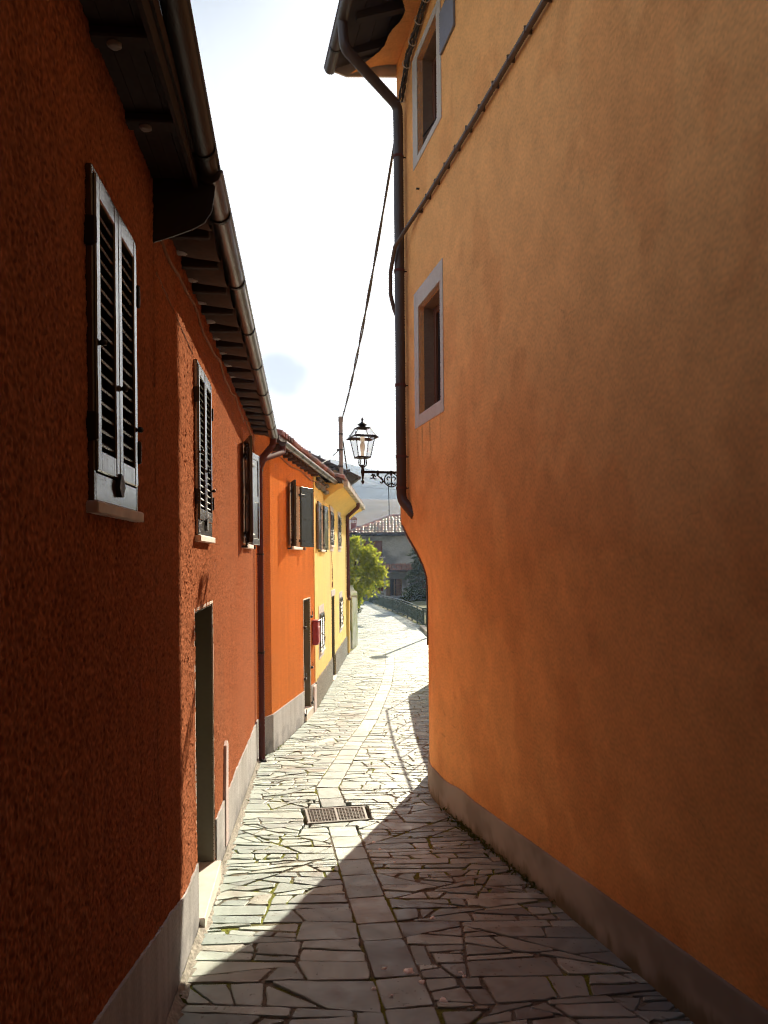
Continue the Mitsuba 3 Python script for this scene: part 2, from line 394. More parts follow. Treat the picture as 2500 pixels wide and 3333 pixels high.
hx, hy = np.linspace(-520, 520, 131), np.linspace(105, 1250, 120)
HY, HX = np.meshgrid(hy, hx, indexing='ij')
ridge = np.interp(HX, [-520, -250, -61, 17, 120, 520], [112, 118, 117, 97, 72, 60])
t = np.clip((HY - 110) / 790, 0, 1)
back = np.clip((HY - 900) / 350, 0, 1)
nz = meshkit.fbm(np.stack([HX * 0.008, HY * 0.006, HX * 0], -1), 5, 4) - 0.5
tr = meshkit.fbm(np.stack([HX * 0.12, HY * 0.08, HX * 0], -1), 3, 8) - 0.5
hz = -2.5 + (ridge + 2.5) * (0.35 * t + 0.65 * t ** 1.6) * (1 - 0.6 * back) + nz * 46 * np.sin(np.pi * np.clip(t, 0, 1)) + tr * 3 * t
mb = MB().grid(np.stack([HX, HY, hz], -1))
scene['hill'] = None
labels['hill'] = {'label': 'hazy brown and green hillside far beyond the end of the lane', 'kind': 'structure'}
put('hill', mb, 'm_hill', True)

# ------------------------------------------------------------------ the lane and its stones
LEFT = [(-0.96, 2.2), (-1.80, 10.72), (-1.79, 10.85), (-1.645, 11.27), (-1.38, 15.4), (-1.19, 24.45), (-0.98, 26.6), (-1.15, 30), (-2.4, 60)]
RIGHT = [(-0.90, 60), (-0.9, 57), (1.68, 34), (1.75, 30), (1.70, 19.6), (1.28, 19.3), (1.46, 10.9), (0.90, 9.85), (0.63, 9.25), (0.525, 8.78), (0.60, 8.1), (0.735, 7.457), (1.92, 2.2)]
LANE = Polygon(LEFT + RIGHT)
STRIP = [(0.30, 2.2), (0.125, 3.81), (-0.176, 5.62), (-0.43, 7.33), (-0.69, 8.955), (-0.50, 11.9), (-0.30, 13.89), (0.024, 18.53), (0.15, 22.0), (0.16, 25.5)]
GRATE = Polygon([(-0.83, 7.93), (-0.24, 8.03), (-0.19, 7.53), (-0.74, 7.40)])

mb = MB()
yy = np.concatenate([np.linspace(-20, 30, 101), np.linspace(31, 64, 34)])
lx = np.interp(yy, [p[1] for p in LEFT], [p[0] for p in LEFT]) - 0.25
rr = RIGHT[::-1]
rx = np.interp(yy, [p[1] for p in rr], [p[0] for p in rr]) + 0.35
rx = np.where(yy < 2.2, 2.75 - 0.225 * yy, np.where(yy < 8.7, 2.427 - 0.225 * yy + 0.3, rx))
lx = np.where(yy < 2.2, -0.95 - 0.1 * yy, lx)
u = np.linspace(0, 1, 25)
PX = lx[:, None] * (1 - u) + rx[:, None] * u
PY = np.repeat(yy[:, None], 25, 1)
bump = 0.006 * (meshkit.fbm(np.stack([PX * 3, PY * 3, PX * 0], -1), 3, 2) - 0.5)
inside = (PY > 7.35) & (PY < 8.1) & (PX > -0.9) & (PX < -0.12)
street = 'street'
labels[street] = {'label': 'sloping lane of irregular pale paving stones between the houses', 'kind': 'structure'}
put(street, mb.grid(np.stack([PX, PY, G(PY) + bump - 0.10 * inside], -1)), 'm_joint', True)


def halves(poly, p, ang):
    c, s = math.cos(ang) * 50, math.sin(ang) * 50
    try:
        g = split(poly, LineString([(p[0] - c, p[1] - s), (p[0] + c, p[1] + s)]))
    except Exception:
        return [poly]
    return [q for q in g.geoms if q.geom_type == 'Polygon' and q.area > 1e-4]


def shatter(poly, scale, out, depth=0):
    """Breaks a piece of the lane into paving stones, mostly long ones lying across it."""
    x0, y0, x1, y1 = poly.bounds
    w, h = x1 - x0, y1 - y0
    target = scale * math.exp(rng.normal(0, 0.75))
    if depth > 13 or (poly.area < target and w < 0.62 * math.sqrt(scale / 0.03) and h < 0.30 * math.sqrt(scale / 0.03)):
        out.append(poly); return
    r = w / max(h, 1e-6)
    if r > rng.uniform(1.1, 3.6):
        ang = math.pi / 2 + rng.normal(0, 0.30)
    else:
        ang = rng.normal(0.06, 0.13)
    if rng.random() < 0.17:
        ang += rng.choice([-1, 1]) * rng.uniform(0.3, 0.8)
    c = poly.centroid
    p = (c.x + rng.uniform(-.24, .24) * w, c.y + rng.uniform(-.24, .24) * h)
    g = halves(poly, p, ang)
    for _ in range(5):
        if len(g) > 1 and min(q.area / q.length for q in g) > 0.0125: break
        p = (c.x + rng.uniform(-.2, .2) * w, c.y + rng.uniform(-.2, .2) * h)
        g = halves(poly, p, math.pi / 2 + rng.normal(0, 0.25) if r > 1.5 else rng.normal(0.05, 0.12))
    if len(g) < 2 or min(q.area / q.length for q in g) < 0.0095:
        out.append(poly); return
    for q in g:
        shatter(q, scale, out, depth + 1)


def stone_mesh(poly, tone, gap, lift=None, rough=1.0, fine=True):
    q = poly.buffer(-gap, join_style=2, mitre_limit=2)
    if q.is_empty: return None
    if q.geom_type != 'Polygon': q = max(q.geoms, key=lambda a: a.area)
    if q.area < 0.0006: return None
    q = q.buffer(-.014).buffer(.014, quad_segs=3).simplify(0.0025) if fine else q.simplify(0.004)
    if q.is_empty or q.geom_type != 'Polygon': return None
    if fine and lift is None: q = affinity.rotate(q, rng.normal(0, 1.3))
    ring = np.array(q.exterior.coords)[:-1]
    if not q.exterior.is_ccw: ring = ring[::-1]
    if fine:                                        # broken, slightly crooked edges
        pts = []
        for a, b in zip(ring, np.roll(ring, -1, 0)):
            L = np.linalg.norm(b - a); n = max(1, int(L / 0.055)); nr = np.array([b[1] - a[1], a[0] - b[0]]) / (L + 1e-9)
            amp = 0.0036 * rough * (3.0 if rng.random() < 0.18 else 1.0)
            for k in range(n):
                p = a + (b - a) * k / n
                off = rng.normal(0, amp) if k else -abs(rng.normal(0, amp * 1.3))
                pts.append(p - nr * abs(off) * 0.6 + nr * off * 0.4)
        ring = np.array(pts)
    c = ring.mean(0)
    d = ring - c; L = np.linalg.norm(d, axis=1, keepdims=True)
    inner = c + d * (1 - np.minimum(0.005 / np.maximum(L, 1e-6), 0.3))
    lift = rng.uniform(0.005, 0.013) if lift is None else lift
    tx, ty = rng.normal(0, 0.010, 2)
    zt = lambda p: G(p[:, 1]) + lift + tx * (p[:, 0] - c[0]) + ty * (p[:, 1] - c[1])
    n = len(ring)
    v = np.vstack([np.c_[ring, G(ring[:, 1]) - 0.03], np.c_[ring, zt(ring) - 0.004], np.c_[inner, zt(inner)], [[c[0], c[1], float(zt(c[None])[0])]]])
    i = np.arange(n); j = (i + 1) % n
    f = np.vstack([np.c_[i, j, n + j], np.c_[i, n + j, n + i], np.c_[n + i, n + j, 2 * n + j], np.c_[n + i, 2 * n + j, 2 * n + i], np.c_[2 * n + i, 2 * n + j, np.full(n, 3 * n)]])
    uv = np.c_[tone * 4 + 1.5 + 0.2 * (v[:, 0] - c[0]), 7.5 + 0.2 * (v[:, 1] - c[1])]
    return v, f, uv


strip_line = LineString(STRIP)
strip_poly = strip_line.buffer(0.135, cap_style=2, join_style=2)
slabs, at, L = [], 0.02, strip_line.length
while at < L - 0.4:
    step = rng.uniform(0.26, 0.52) * (1 if at < 9 else 1.25)
    a, b = strip_line.interpolate(at), strip_line.interpolate(at + step)
    ax, ay, bx, by = a.x, a.y, b.x, b.y
    nx, ny = -(by - ay), bx - ax; n_ = math.hypot(nx, ny) or 1; nx, ny = nx / n_ * .133, ny / n_ * .133
    q = Polygon([(ax - nx, ay - ny), (bx - nx, by - ny), (bx + nx, by + ny), (ax + nx, ay + ny)])
    if q.is_valid and not q.intersects(GRATE.buffer(0.03)):
        slabs.append(q)
    at += step
field = LANE.difference(unary_union(slabs + [GRATE.buffer(0.045)]))
pieces = []
for y0, y1, sc in [(2.2, 5.0, .046), (5.0, 8.2, .046), (8.2, 12.0, .046), (12.0, 18.0, .050), (18.0, 27.0, .060), (27.0, 42.0, .09), (42.0, 60.0, .16)]:
    g = field.intersection(sbox(-9, y0, 9, y1))
    for q in getattr(g, 'geoms', [g]):
        if q.geom_type == 'Polygon': shatter(q, sc, pieces)
order = sorted(pieces, key=lambda q: -q.area / max(q.centroid.y - 1.2, 0.5) ** 2.6 * (1 if q.centroid.y > 2.7 else 0.01))
rest = MB()
made = 0
for k, q in enumerate(order):
    y = q.centroid.y
    m = stone_mesh(q, k % 997, rng.uniform(0.0015, 0.0052) * (1 if y < 14 else 0.8) * (2.6 if rng.random() < 0.16 else 1), fine=y < 20)
    if m is None: continue
    if made < 268:
        part(street, 'paving_stone', MB().add(*m), 'm_stone', uv=True); made += 1
    else:
        rest.add(*m)
part(street, 'smaller_paving_stones', rest, 'm_stone', uv=True, kind='stuff')
for k, q in enumerate(slabs):
    m = stone_mesh(q, 300 + k * 7, 0.004, lift=rng.uniform(0.006, 0.010), rough=0.5)
    if m is not None: part(street, 'centre_slab', MB().add(*m), 'm_stone', uv=True)

fy = np.linspace(3.2, 10.66, 150); rowsF = []
for q in np.linspace(0, 1, 4):                                   # cement fillet along the foot of the left houses
    j = rng.normal(0, .006, 150) * (0.3 + q)
    rowsF.append(np.c_[-0.73 - 0.1 * fy + .030 + .050 * q + j, fy, G(fy) + .045 * (1 - q) ** 1.5 + .006 + .3 * j])
part(street, 'edge_mortar', MB().grid(np.array(rowsF)), 'm_pebble', True)
# drain grate
gr = thing('drain_grate', 'rectangular iron drain grate set into the paving stones', 'drain')
P0, P1, P2, P3 = [np.array(p) for p in list(GRATE.exterior.coords)[:4]]      # far left, far right, near right, near left


def gq(a, b):
    return (P3 * (1 - a) + P2 * a) * (1 - b) + (P0 * (1 - a) + P1 * a) * b


def gbar(mb, a0, b0, a1, b1, w, z0, z1):
    p, q = gq(a0, b0), gq(a1, b1)
    F = Frame(p, q - p); L = np.linalg.norm(q - p)
    zz = float(G((p[1] + q[1]) / 2)); dz = float(G(q[1]) - G(p[1])) / 2
    v = F.P([[s, d, zz + z + dz * (1 if s > L / 2 else -1)] for s in (0, L) for d in (-w / 2, w / 2) for z in (z0, z1)])
    mb.add(v, [[0, 1, 3, 2], [4, 6, 7, 5], [0, 4, 5, 1], [2, 3, 7, 6], [0, 2, 6, 4], [1, 5, 7, 3]])


mb = MB()
for a0, b0, a1, b1 in [(-.04, 0, 1.04, 0), (-.04, 1, 1.04, 1), (0, 0, 0, 1), (1, 0, 1, 1), (.5, 0.04, .5, .96)]:
    gbar(mb, a0, b0, a1, b1, 0.022, -0.05, 0.012)
part(gr, 'frame', mb, 'm_grateiron')
for k in range(1, 18):
    if k == 9: continue
    mb = MB(); gbar(mb, k / 18, 0.03, k / 18, 0.97, 0.0055, -0.008, 0.006); part(gr, 'bar', mb, 'm_grateiron')
for k in range(1, 9):
    mb = MB(); gbar(mb, 0.02, k / 9, 0.98, k / 9, 0.006, -0.008, 0.008); part(gr, 'cross_bar', mb, 'm_grateiron')
mb = MB()
for k in range(150):                                       # pale grit and petals caught under the bars
    c = gq(rng.uniform(.05, .95), rng.uniform(.05, .95)); r = rng.uniform(.015, .05)
    mb.lathe((c[0], c[1], float(G(c[1])) - 0.040), [(r, -.03), (r * .8, .012), (0.001, .016)], 6, rng.uniform(0, 6))
part(gr, 'grit', mb, 'm_white', kind='stuff')

# ------------------------------------------------------------------ builders for houses
def bar(F, cross, s0, s1):
    q = [(s, d, z) for s in (s0, s1) for d, z in cross]
    return MB().add(F.P(q), [[0, 1, 2, 3], [7, 6, 5, 4], [0, 4, 5, 1], [1, 5, 6, 2], [2, 6, 7, 3], [3, 7, 4, 0]])


def facade(mb, F, s0, s1, z0, z1, holes=(), d=0.0, th=0.3, top=None):
    poly = Polygon(top) if top else sbox(s0, z0, s1, z1)
    for h in holes: poly = poly.difference(sbox(*h))
    return mb.prism(F, poly, d - th, d)


def shell(mb, F, s0, s1, z0, z1, depth, near=True, far=True):
    if near: mb.box(F, s0, s0 + .22, -depth, -.302, z0, z1)
    if far: mb.box(F, s1 - .22, s1, -depth, -.302, z0, z1)
    mb.box(F, s0 + .222, s1 - .222, -depth, -depth + .22, z0, z1)
    return mb


def slat(F, s0, s1, dc, zc, w=0.021, th=0.0035, tilt=42):
    c, s = math.cos(tilt * D2R), math.sin(tilt * D2R)
    pts = [(dc + a * w * c + b * th * s, zc - a * w * s + b * th * c) for a, b in ((-1, -1), (1, -1), (1, 1), (-1, 1))]
    return bar(F, pts, s0, s1)


def louvre_window(house, F, s0, s1, z0, z1, n, d=0.0, surround=None, small=False, board=0.10, sill='m_pale'):
    """A window closed by two dark louvred leaves that stand a little proud of the wall."""
    mb = MB().box(F, s0 + .015, s1 - .015, d - .10, d - .08, z0, z1)
    mb.box(F, s0 - .002, s0 + .016, d - .08, d + .030, z0, z1, .003).box(F, s1 - .016, s1 + .002, d - .08, d + .030, z0, z1, .003)
    mb.box(F, s0 + .017, s1 - .017, d - .08, d + .030, z1 - .016, z1, .003)
    w = part(house, 'window', mb, 'm_shutter')
    part(w, 'sill', MB().box(F, s0 - .03, s1 + .03, d - .06, d + .050, z0 - .042, z0 - .002, .004), sill)
    if surround:
        mb = MB()
        a = surround
        mb.box(F, s0 - a, s0 - .004, d - .02, d + .010, z0 - .15, z1 + .17).box(F, s1 + .004, s1 + a, d - .02, d + .010, z0 - .15, z1 + .17)
        mb.box(F, s0 - .003, s1 + .003, d - .02, d + .010, z1 + .004, z1 + .17).box(F, s0 - .003, s1 + .003, d - .02, d + .010, z0 - .15, z0 - .052)
        part(w, 'surround', mb, 'm_surround')
    lo = z0 + board
    if board:
        part(w, 'bottom_board', MB().box(F, s0 + .018, s1 - .018, d + .004, d + .030, z0, lo - .003, .004), 'm_shutter')
    mid = (s0 + s1) / 2
    for a, b in ((s0 + .018, mid - .002), (mid + .002, s1 - .018)):
        st = 0.05 if not small else 0.045
        mb = MB().box(F, a, a + st, d, d + .038, lo, z1 - .02, .005).box(F, b - st, b, d, d + .038, lo, z1 - .02, .005)
        mb.box(F, a + st - .001, b - st + .001, d + .001, d + .037, lo, lo + .075, .005).box(F, a + st - .001, b - st + .001, d + .001, d + .037, z1 - .09, z1 - .02, .005)
        mb.box(F, a + .01, b - .01, d - .022, d - .016, lo + .01, z1 - .03)
        part(w, 'shutter_leaf', mb, 'm_shutter')
        za, zb = lo + .085, z1 - .10
        for k in range(n):
            part(w, 'slat', slat(F, a + st - .004, b - st + .004, d + .014, za + (zb - za) * (k + .5) / n), 'm_slat')
    for zc in (z0 + .22 * (z1 - z0), z0 + .8 * (z1 - z0)):
        for s, q in ((s0, -1), (s1, 1)):
            part(w, 'hinge', MB().box(F, s - .009 + .006 * q, s + .009 + .006 * q, d + .0, d + .046, zc - .048, zc + .048, .006), 'm_iron')
    mb = MB().prism(F, [(mid - .045, z0 + .07), (mid - .01, z0 + .035), (mid + .012, z0 + .035), (mid + .048, z0 + .075), (mid + .012, z0 + .115), (mid - .012, z0 + .12)], d + .031, d + .046)
    part(w, 'latch', mb, 'm_iron')
    for s, z in ((s0 + .05, z0 + .48 * (z1 - z0)), (mid + .03, z0 + .40 * (z1 - z0)), (s1 - .03, z0 + .30 * (z1 - z0))):
        part(w, 'knob', MB().lathe(F.P([(s, d + .05, z)])[0], [(.001, -.012), (.012, -.008), (.014, .002), (.008, .010), (.001, .012)], 8), 'm_iron', True)
    return w


def leaf(parent, hinge, to, z0, z1, m, rails=3, th=0.035, louvre=False):
    """One open shutter leaf standing on the line from its hinge to its free edge."""
    F = Frame(hinge, np.array(to) - np.array(hinge)); w = float(np.linalg.norm(np.array(to) - np.array(hinge)))
    mb = MB().box(F, 0, .055, -th / 2, th / 2, z0, z1, .004).box(F, w - .055, w, -th / 2, th / 2, z0, z1, .004)
    for k in range(rails):
        zc = z0 + .04 + (z1 - z0 - .08) * k / (rails - 1)
        mb.box(F, .054, w - .054, -th / 2 + .001, th / 2 - .001, zc - .04, zc + .04, .004)
    mb.box(F, .05, w - .05, -.008, .008, z0 + .03, z1 - .03)
    lf = part(parent, 'shutter_leaf', mb, m)
    mb = MB()
    for zc in (z0 + .1 * (z1 - z0), z0 + .86 * (z1 - z0)):
        mb.box(F, -.03, .12, -th / 2 - .008, th / 2 + .008, zc - .02, zc + .02, .004)
    part(parent, 'hinge', mb, 'm_iron')
    return lf


def open_window(house, F, s0, s1, z0, z1, near, far, m, rails=3, d=0.0, reveal='m_pale'):
    """A recessed window whose two leaves are folded back; near and far are (s, d) of the leaves' free edges."""
    mb = MB().box(F, s0, s0 + .05, d - .20, d - .15, z0, z1, .004).box(F, s1 - .05, s1, d - .20, d - .15, z0, z1, .004)
    mb.box(F, s0 + .051, s1 - .051, d - .20, d - .15, z0, z0 + .06, .004).box(F, s0 + .051, s1 - .051, d - .20, d - .15, z1 - .06, z1, .004)
    mb.box(F, (s0 + s1) / 2 - .03, (s0 + s1) / 2 + .03, d - .198, d - .152, z0 + .061, z1 - .061, .004)
    mb.box(F, s0 + .01, s1 - .01, d - .29, d - .28, z0, z1)
    w = part(house, 'window', mb, 'm_woodframe')
    part(w, 'pane', MB().box(F, s0 + .052, s1 - .052, d - .178, d - .174, z0 + .062, z1 - .062), 'm_glasspane')
    part(w, 'sill', MB().box(F, s0 - .03, s1 + .05, d - .149, d + .06, z0 - .05, z0 - .002, .006), 'm_pale')
    mb = MB().box(F, s0 + .001, s0 + .012, d - .149, d + .006, z0, z1).box(F, s1 - .012, s1 - .001, d - .149, d + .006, z0, z1)
    part(w, 'reveal', mb, reveal)
    for s, tip in ((s0, near), (s1, far)):
        h = F.P([(s, d + .03, 0)])[0][:2]; e = F.P([(tip[0], tip[1], 0)])[0][:2]
        leaf(w, h, e, z0 + .005, z1 - .005, m, rails)
    for s in (s0 - .25, s1 + .25):
        mb = MB().box(F, s - .035, s + .035, d + .0, d + .07, z0 - .045, z0 - .02, .003).box(F, s - .012, s + .012, d + .05, d + .065, z0 - .02, z0 + .05, .003)
        part(w, 'stay', mb, 'm_iron')
    return w


scene['m_glasspane'] = {'type': 'twosided', 'bsdf': {'type': 'principled', 'base_color': rgb((0.015, 0.016, 0.018)), 'roughness': 0.08, 'specular': 0.6}}


def doorway(house, F, s0, s1, z0, z1, d=0.0, depth=0.28, zg=None, door='m_woodframe', lintel='m_pale', edge=True):
    mb = MB()
    n = 5
    for k in range(n):
        a = s0 + .06 + (s1 - s0 - .12) * k / n
        mb.box(F, a + .003, a + (s1 - s0 - .12) / n - .003, d - depth - .03, d - depth, z0 + .01, z1 - .06, .004)
    mb.box(F, s0 + .012, s0 + .06, d - depth - .04, d - depth + .02, z0, z1 - .012, .004).box(F, s1 - .06, s1 - .012, d - depth - .04, d - depth + .02, z0, z1 - .012, .004)
    mb.box(F, s0 + .061, s1 - .061, d - depth - .04, d - depth + .02, z1 - .06, z1 - .012, .004)
    dr_ = part(house, 'door', mb, door)
    mb = MB().box(F, s0 + .001, s0 + .014, d - depth, d - .002, z0, z1 - .001).box(F, s1 - .014, s1 - .001, d - depth, d - .002, z0, z1 - .001)
    mb.box(F, s0 + .015, s1 - .015, d - depth, d - .002, z1 - .013, z1 - .001)
    part(dr_, 'reveal', mb, 'm_olive')
    if edge:
        e = .022
        mb = MB().box(F, s0 - e, s0, d - .03, d + .008, z0, z1 + e, .002).box(F, s1, s1 + e, d - .03, d + .008, z0, z1 + e, .002).box(F, s0 + .0005, s1 - .0005, d - .03, d + .008, z1, z1 + e, .002)
        part(dr_, 'edging', mb, lintel)
    zg = z0 - .15 if zg is None else zg
    part(dr_, 'threshold', MB().box(F, s0 - .01, s1 + .01, d - depth + .02, d + .055, zg - .1, z0 - .001, .006), 'm_pale')
    part(dr_, 'handle', MB().box(F, s0 + .14, s0 + .17, d - depth, d - depth + .05, (z0 + z1) / 2 - .06, (z0 + z1) / 2 + .06, .006), 'm_iron')
    return dr_


def gutter(parent, F, s0, s1, dc, zc, r, m, straps=(), drop=0.0):
    g = np.linspace(np.pi * 0.97, np.pi * 2.03, 15)
    out = np.stack([dc + r * np.cos(g), zc + r * np.sin(g)], 1); inn = np.stack([dc + (r - .004) * np.cos(g[::-1]), zc + (r - .004) * np.sin(g[::-1])], 1)
    mb = MB().profile(F, np.vstack([out, inn]), s0, s1)
    mb.tube(F.P([(s0, dc + r, zc + .004), (s1, dc + r, zc + .004)]), .009, 8)
    for s in (s0, s1):
        mb.prism(Frame(F.P([(s, 0, 0)])[0][:2], F.n[:2]), [(dc + r * math.cos(a), zc + r * math.sin(a)) for a in g], -.002, .002)
    def fall(mb):
        for v in mb.v: v[:, 2] += drop * (s1 - (v - F.O) @ F.t)
        return mb

    gk = part(parent, 'gutter', fall(mb), m, 40)
    for s in straps:
        o2 = np.stack([dc + (r + .007) * np.cos(g), zc + (r + .007) * np.sin(g)], 1); i2 = np.stack([dc + (r + .001) * np.cos(g[::-1]), zc + (r + .001) * np.sin(g[::-1])], 1)
        part(gk, 'strap', fall(MB().profile(F, np.vstack([o2, i2]), s - .013, s + .013)), 'm_iron', 40)
    return gk


def coppo(F, s, d0, z0, d1, z1, r0, r1, up=True, n=7, flat=1.0):
    """One half-round clay tile running from (d0, z0) to (d1, z1)."""
    g = np.linspace(0, np.pi, n)
    rows = []
    for dd, zz, r in ((d0, z0, r0), (d1, z1, r1)):
        for rr_ in (r, r - .012):
            rows.append(np.stack([s + rr_ * np.cos(g), np.full(n, dd), zz + flat * (1 if up else -1) * rr_ * np.sin(g)], 1))
    v = F.P(np.vstack([rows[0], rows[2], rows[1], rows[3]]))
    f = []
    for a in range(n - 1):
        f += [[a, a + 1, n + a + 1, n + a], [2 * n + a, 3 * n + a, 3 * n + a + 1, 2 * n + a + 1], [a, 2 * n + a, 2 * n + a + 1, a + 1], [n + a, n + a + 1, 3 * n + a + 1, 3 * n + a]]
    return MB().add(v, f)


def pitched_roof(mb, F, s0, s1, de, ze, slope, dr_, th=0.07, back=True):
    """A slab rising from the eave (de, ze) inwards to the ridge at dr_, and down behind."""
    zr = ze + slope * (de - dr_)
    pts = [(de, ze), (dr_, zr), (dr_ - (de - dr_), ze), (dr_ - (de - dr_), ze + th), (dr_, zr + th), (de, ze + th)]
    return mb.profile(F, pts, s0, s1)


# ------------------------------------------------------------------ left row, first two houses
FA = Frame((-0.73, 0), (-0.1, 1))


def rough_front(mb, s0, s1, holes):
    """Rough-cast render: a finely modelled skin just in front of the wall, finer where it is nearer."""
    sg = [s0]
    while sg[-1] < s1 - .012: sg.append(min(s1, sg[-1] + .0021 * max(sg[-1], 2.0)))
    sg = np.array(sg); zg_ = np.arange(-.95, 3.83, .009)
    ZG, SG = np.meshgrid(zg_, sg, indexing='ij')
    q = np.stack([SG, ZG, SG * 0], -1)
    dep = .0055 * meshkit.noise(q * 58, 1) + .0055 * meshkit.noise(q * 112, 2) + .010 * (meshkit.fbm(q * 1.3, 3, 5) - .5)
    PG = FA.P(np.stack([SG, .0062 + dep * np.clip((11.2 - SG) / 1.5, 0, 1), ZG], -1).reshape(-1, 3))
    nz_, ns_ = SG.shape
    ii, jj = np.meshgrid(np.arange(nz_ - 1), np.arange(ns_ - 1), indexing='ij')
    cs, cz = (sg[:-1] + sg[1:])[jj] / 2, (zg_[:-1] + zg_[1:])[ii] / 2
    keep = np.ones(cs.shape, bool)
    for h in holes:
        keep &= ~((cs > h[0]) & (cs < h[2]) & (cz > h[1]) & (cz < h[3]))
    keep &= cz > np.interp(cs, [0, 3.6, 10.8], [-.1, -.42, -.95]) - .02
    ka = (ii * ns_ + jj)[keep]
    return mb.add(PG, np.stack([ka, ka + 1, ka + ns_ + 1, ka + ns_], 1))


def wavy(pts, amp=.006, step=.12):
    """Plinth outline whose upper edge (all points after the second) wanders a little."""
    out = list(pts[:2])
    for p, q in zip(pts[1:], pts[2:]):
        n = max(1, int(abs(q[0] - p[0]) / step))
        for k in range(n + 1 if q is pts[-1] else n):
            f = k / n
            out.append((p[0] + (q[0] - p[0]) * f, p[1] + (q[1] - p[1]) * f + (rng.normal(0, amp) if p[1] > -1.9 else 0)))
    return out


rust = thing('rust_red_house', 'rust red house in deep shade at the left edge, its boxed eave overhead', 'house')
hA = (2.56, 2.20, 3.17, 3.29)
mb = facade(MB(), FA, -17, 3.6675, -2, 3.93, [hA])
shell(mb, FA, -17, 3.664, -2, 3.90, 5.2)
rough_front(mb, 1.4, 3.668, [hA])
part(rust, 'wall', mb, 'm_terra', 40)
mb = MB()
pz = np.array([-3.5, 0, 3.664])
mb.prism(FA, [(-3.5, -2), (3.664, -2), (3.664, .245), (2.5, .485), (0, .93), (-3.5, 1.3)], .001, .0265)
part(rust, 'plinth', mb, 'm_plinth')
louvre_window(rust, FA, 2.545, 3.19, 2.195, 3.31, 17)
mb = pitched_roof(MB(), FA, -17.1, 3.66, .235, 3.845, .23, -2.6)
rf = part(rust, 'roof', mb, 'm_tile_dark')
mb = MB()
for k in range(4):
    mb.box(FA, -3.5, 3.65, .002 + .055 * k + .002, .002 + .055 * (k + 1), 3.802 + .002 * (k % 2), 3.835)
part(rf, 'soffit_board', mb, 'm_soffit', kind='stuff')
for k in range(7):
    s = 1.1 + .51 * k
    if s > 3.6: break
    part(rf, 'rafter', MB().box(FA, s - .04, s + .04, .0, .22, 3.765, 3.80, .006), 'm_soffit')
    part(rf, 'mortar_pad', MB().lathe(FA.P([(s + .005, .085, 3.76)])[0], [(.001, -.010), (.018, -.008), (.026, .0), (.024, .02)], 9), 'm_plinth')
part(rf, 'fascia', MB().prism(FA, [(-6, 3.76), (3.66, 3.76), (3.66, 3.85), (-6, 5.10)], .205, .222), 'm_soffit')
gutter(rust, FA, -6, 3.66, .272, 3.855, .050, 'm_gutter_dark', (0.6, 1.7, 2.6, 3.5), drop=.13)
end = [(0.0, 3.50), (.10, 3.535), (.20, 3.575), (.25, 3.605), (.285, 3.66), (.30, 3.74), (.305, 3.83), (0, 3.96)]
part(rf, 'end_flashing', MB().prism(Frame(FA.P([(3.672, 0, 0)])[0][:2], FA.n[:2]), end, -.003, .003), 'm_flash')

terra = thing('terracotta_house', 'rough terracotta house in sun and shade with louvred window and dark recessed doorway', 'house')
hB = (4.97, 2.16, 5.645, 3.265); dB = (4.905, -0.285, 5.83, 1.66); wB = (8.78, 2.16, 9.62, 3.33)
mb = facade(MB(), FA, 3.668, 10.78, -2, 3.84, [hB, (dB[0], dB[1] - .08, dB[2], dB[3]), wB], d=.004)
shell(mb, FA, 3.668, 10.78, -2, 3.82, 5.2)
rough_front(mb, 3.668, 10.78, (hB, (dB[0], dB[1] - .08, dB[2], dB[3]), wB))
part(terra, 'wall', mb, 'm_terra', 40)
poly = Polygon(wavy([(3.668, -2), (10.78, -2), (10.78, -.25), (4.4, .09), (3.668, .24)])).buffer(0)
poly = poly.difference(sbox(dB[0] - .024, -.285, dB[2] + .024, 3))
poly = poly.difference(sbox(dB[0] - .012, -2.1, dB[2] + .012, -.28))
for q in getattr(poly, 'geoms', [poly]): part(terra, 'plinth', MB().prism(FA, q, .005, .026), 'm_plinth')
louvre_window(terra, FA, 4.95, 5.66, 2.152, 3.28, 19, d=.004)
open_window(terra, FA, wB[0], wB[2], wB[1], wB[3], (8.34, .13), (10.03, .10), 'm_shutter', 3, d=.004, reveal='m_olive')
doorway(terra, FA, dB[0], dB[2], dB[1], dB[3], d=.004, zg=-.55)
part(terra, 'access_panel', MB().prism(FA, [(6.42, -.40), (6.60, -.42), (6.66, .40), (6.60, .44), (6.50, .42), (6.44, .05)], .006, .036), 'm_pink', label='pale pink panel low on the wall beside the doorway')
mb = pitched_roof(MB(), FA, 3.69, 10.82, .25, 3.785, .23, -2.6)
rf = part(terra, 'roof', mb, 'm_tile_dark')
for k in range(17):                                            # curved tile undersides between low rafters
    s = 3.88 + .426 * k
    if s > 10.7: break
    part(rf, 'channel_tile', coppo(FA, s, -.02, 3.80 + rng.normal(0, .006), .242, 3.765, .205, .20, up=False, n=9, flat=.36), 'm_rafter', 40)
    if s + .213 < 10.7: part(rf, 'rafter', MB().box(FA, s + .19, s + .236, .005, .225, 3.70, 3.77, .006), 'm_soffit')
    if k < 9: part(rf, 'mortar_pad', MB().lathe(FA.P([(s + .04, .035, 3.725)])[0], [(.001, -.012), (.03, -.008), (.05, .0), (.045, .03)], 9), 'm_plinth')
gt = gutter(terra, FA, 3.64, 10.62, .280, 3.665, .055, 'm_gutter', (4.05, 4.98, 5.95, 6.95, 7.95, 8.9, 9.8), drop=.0245)
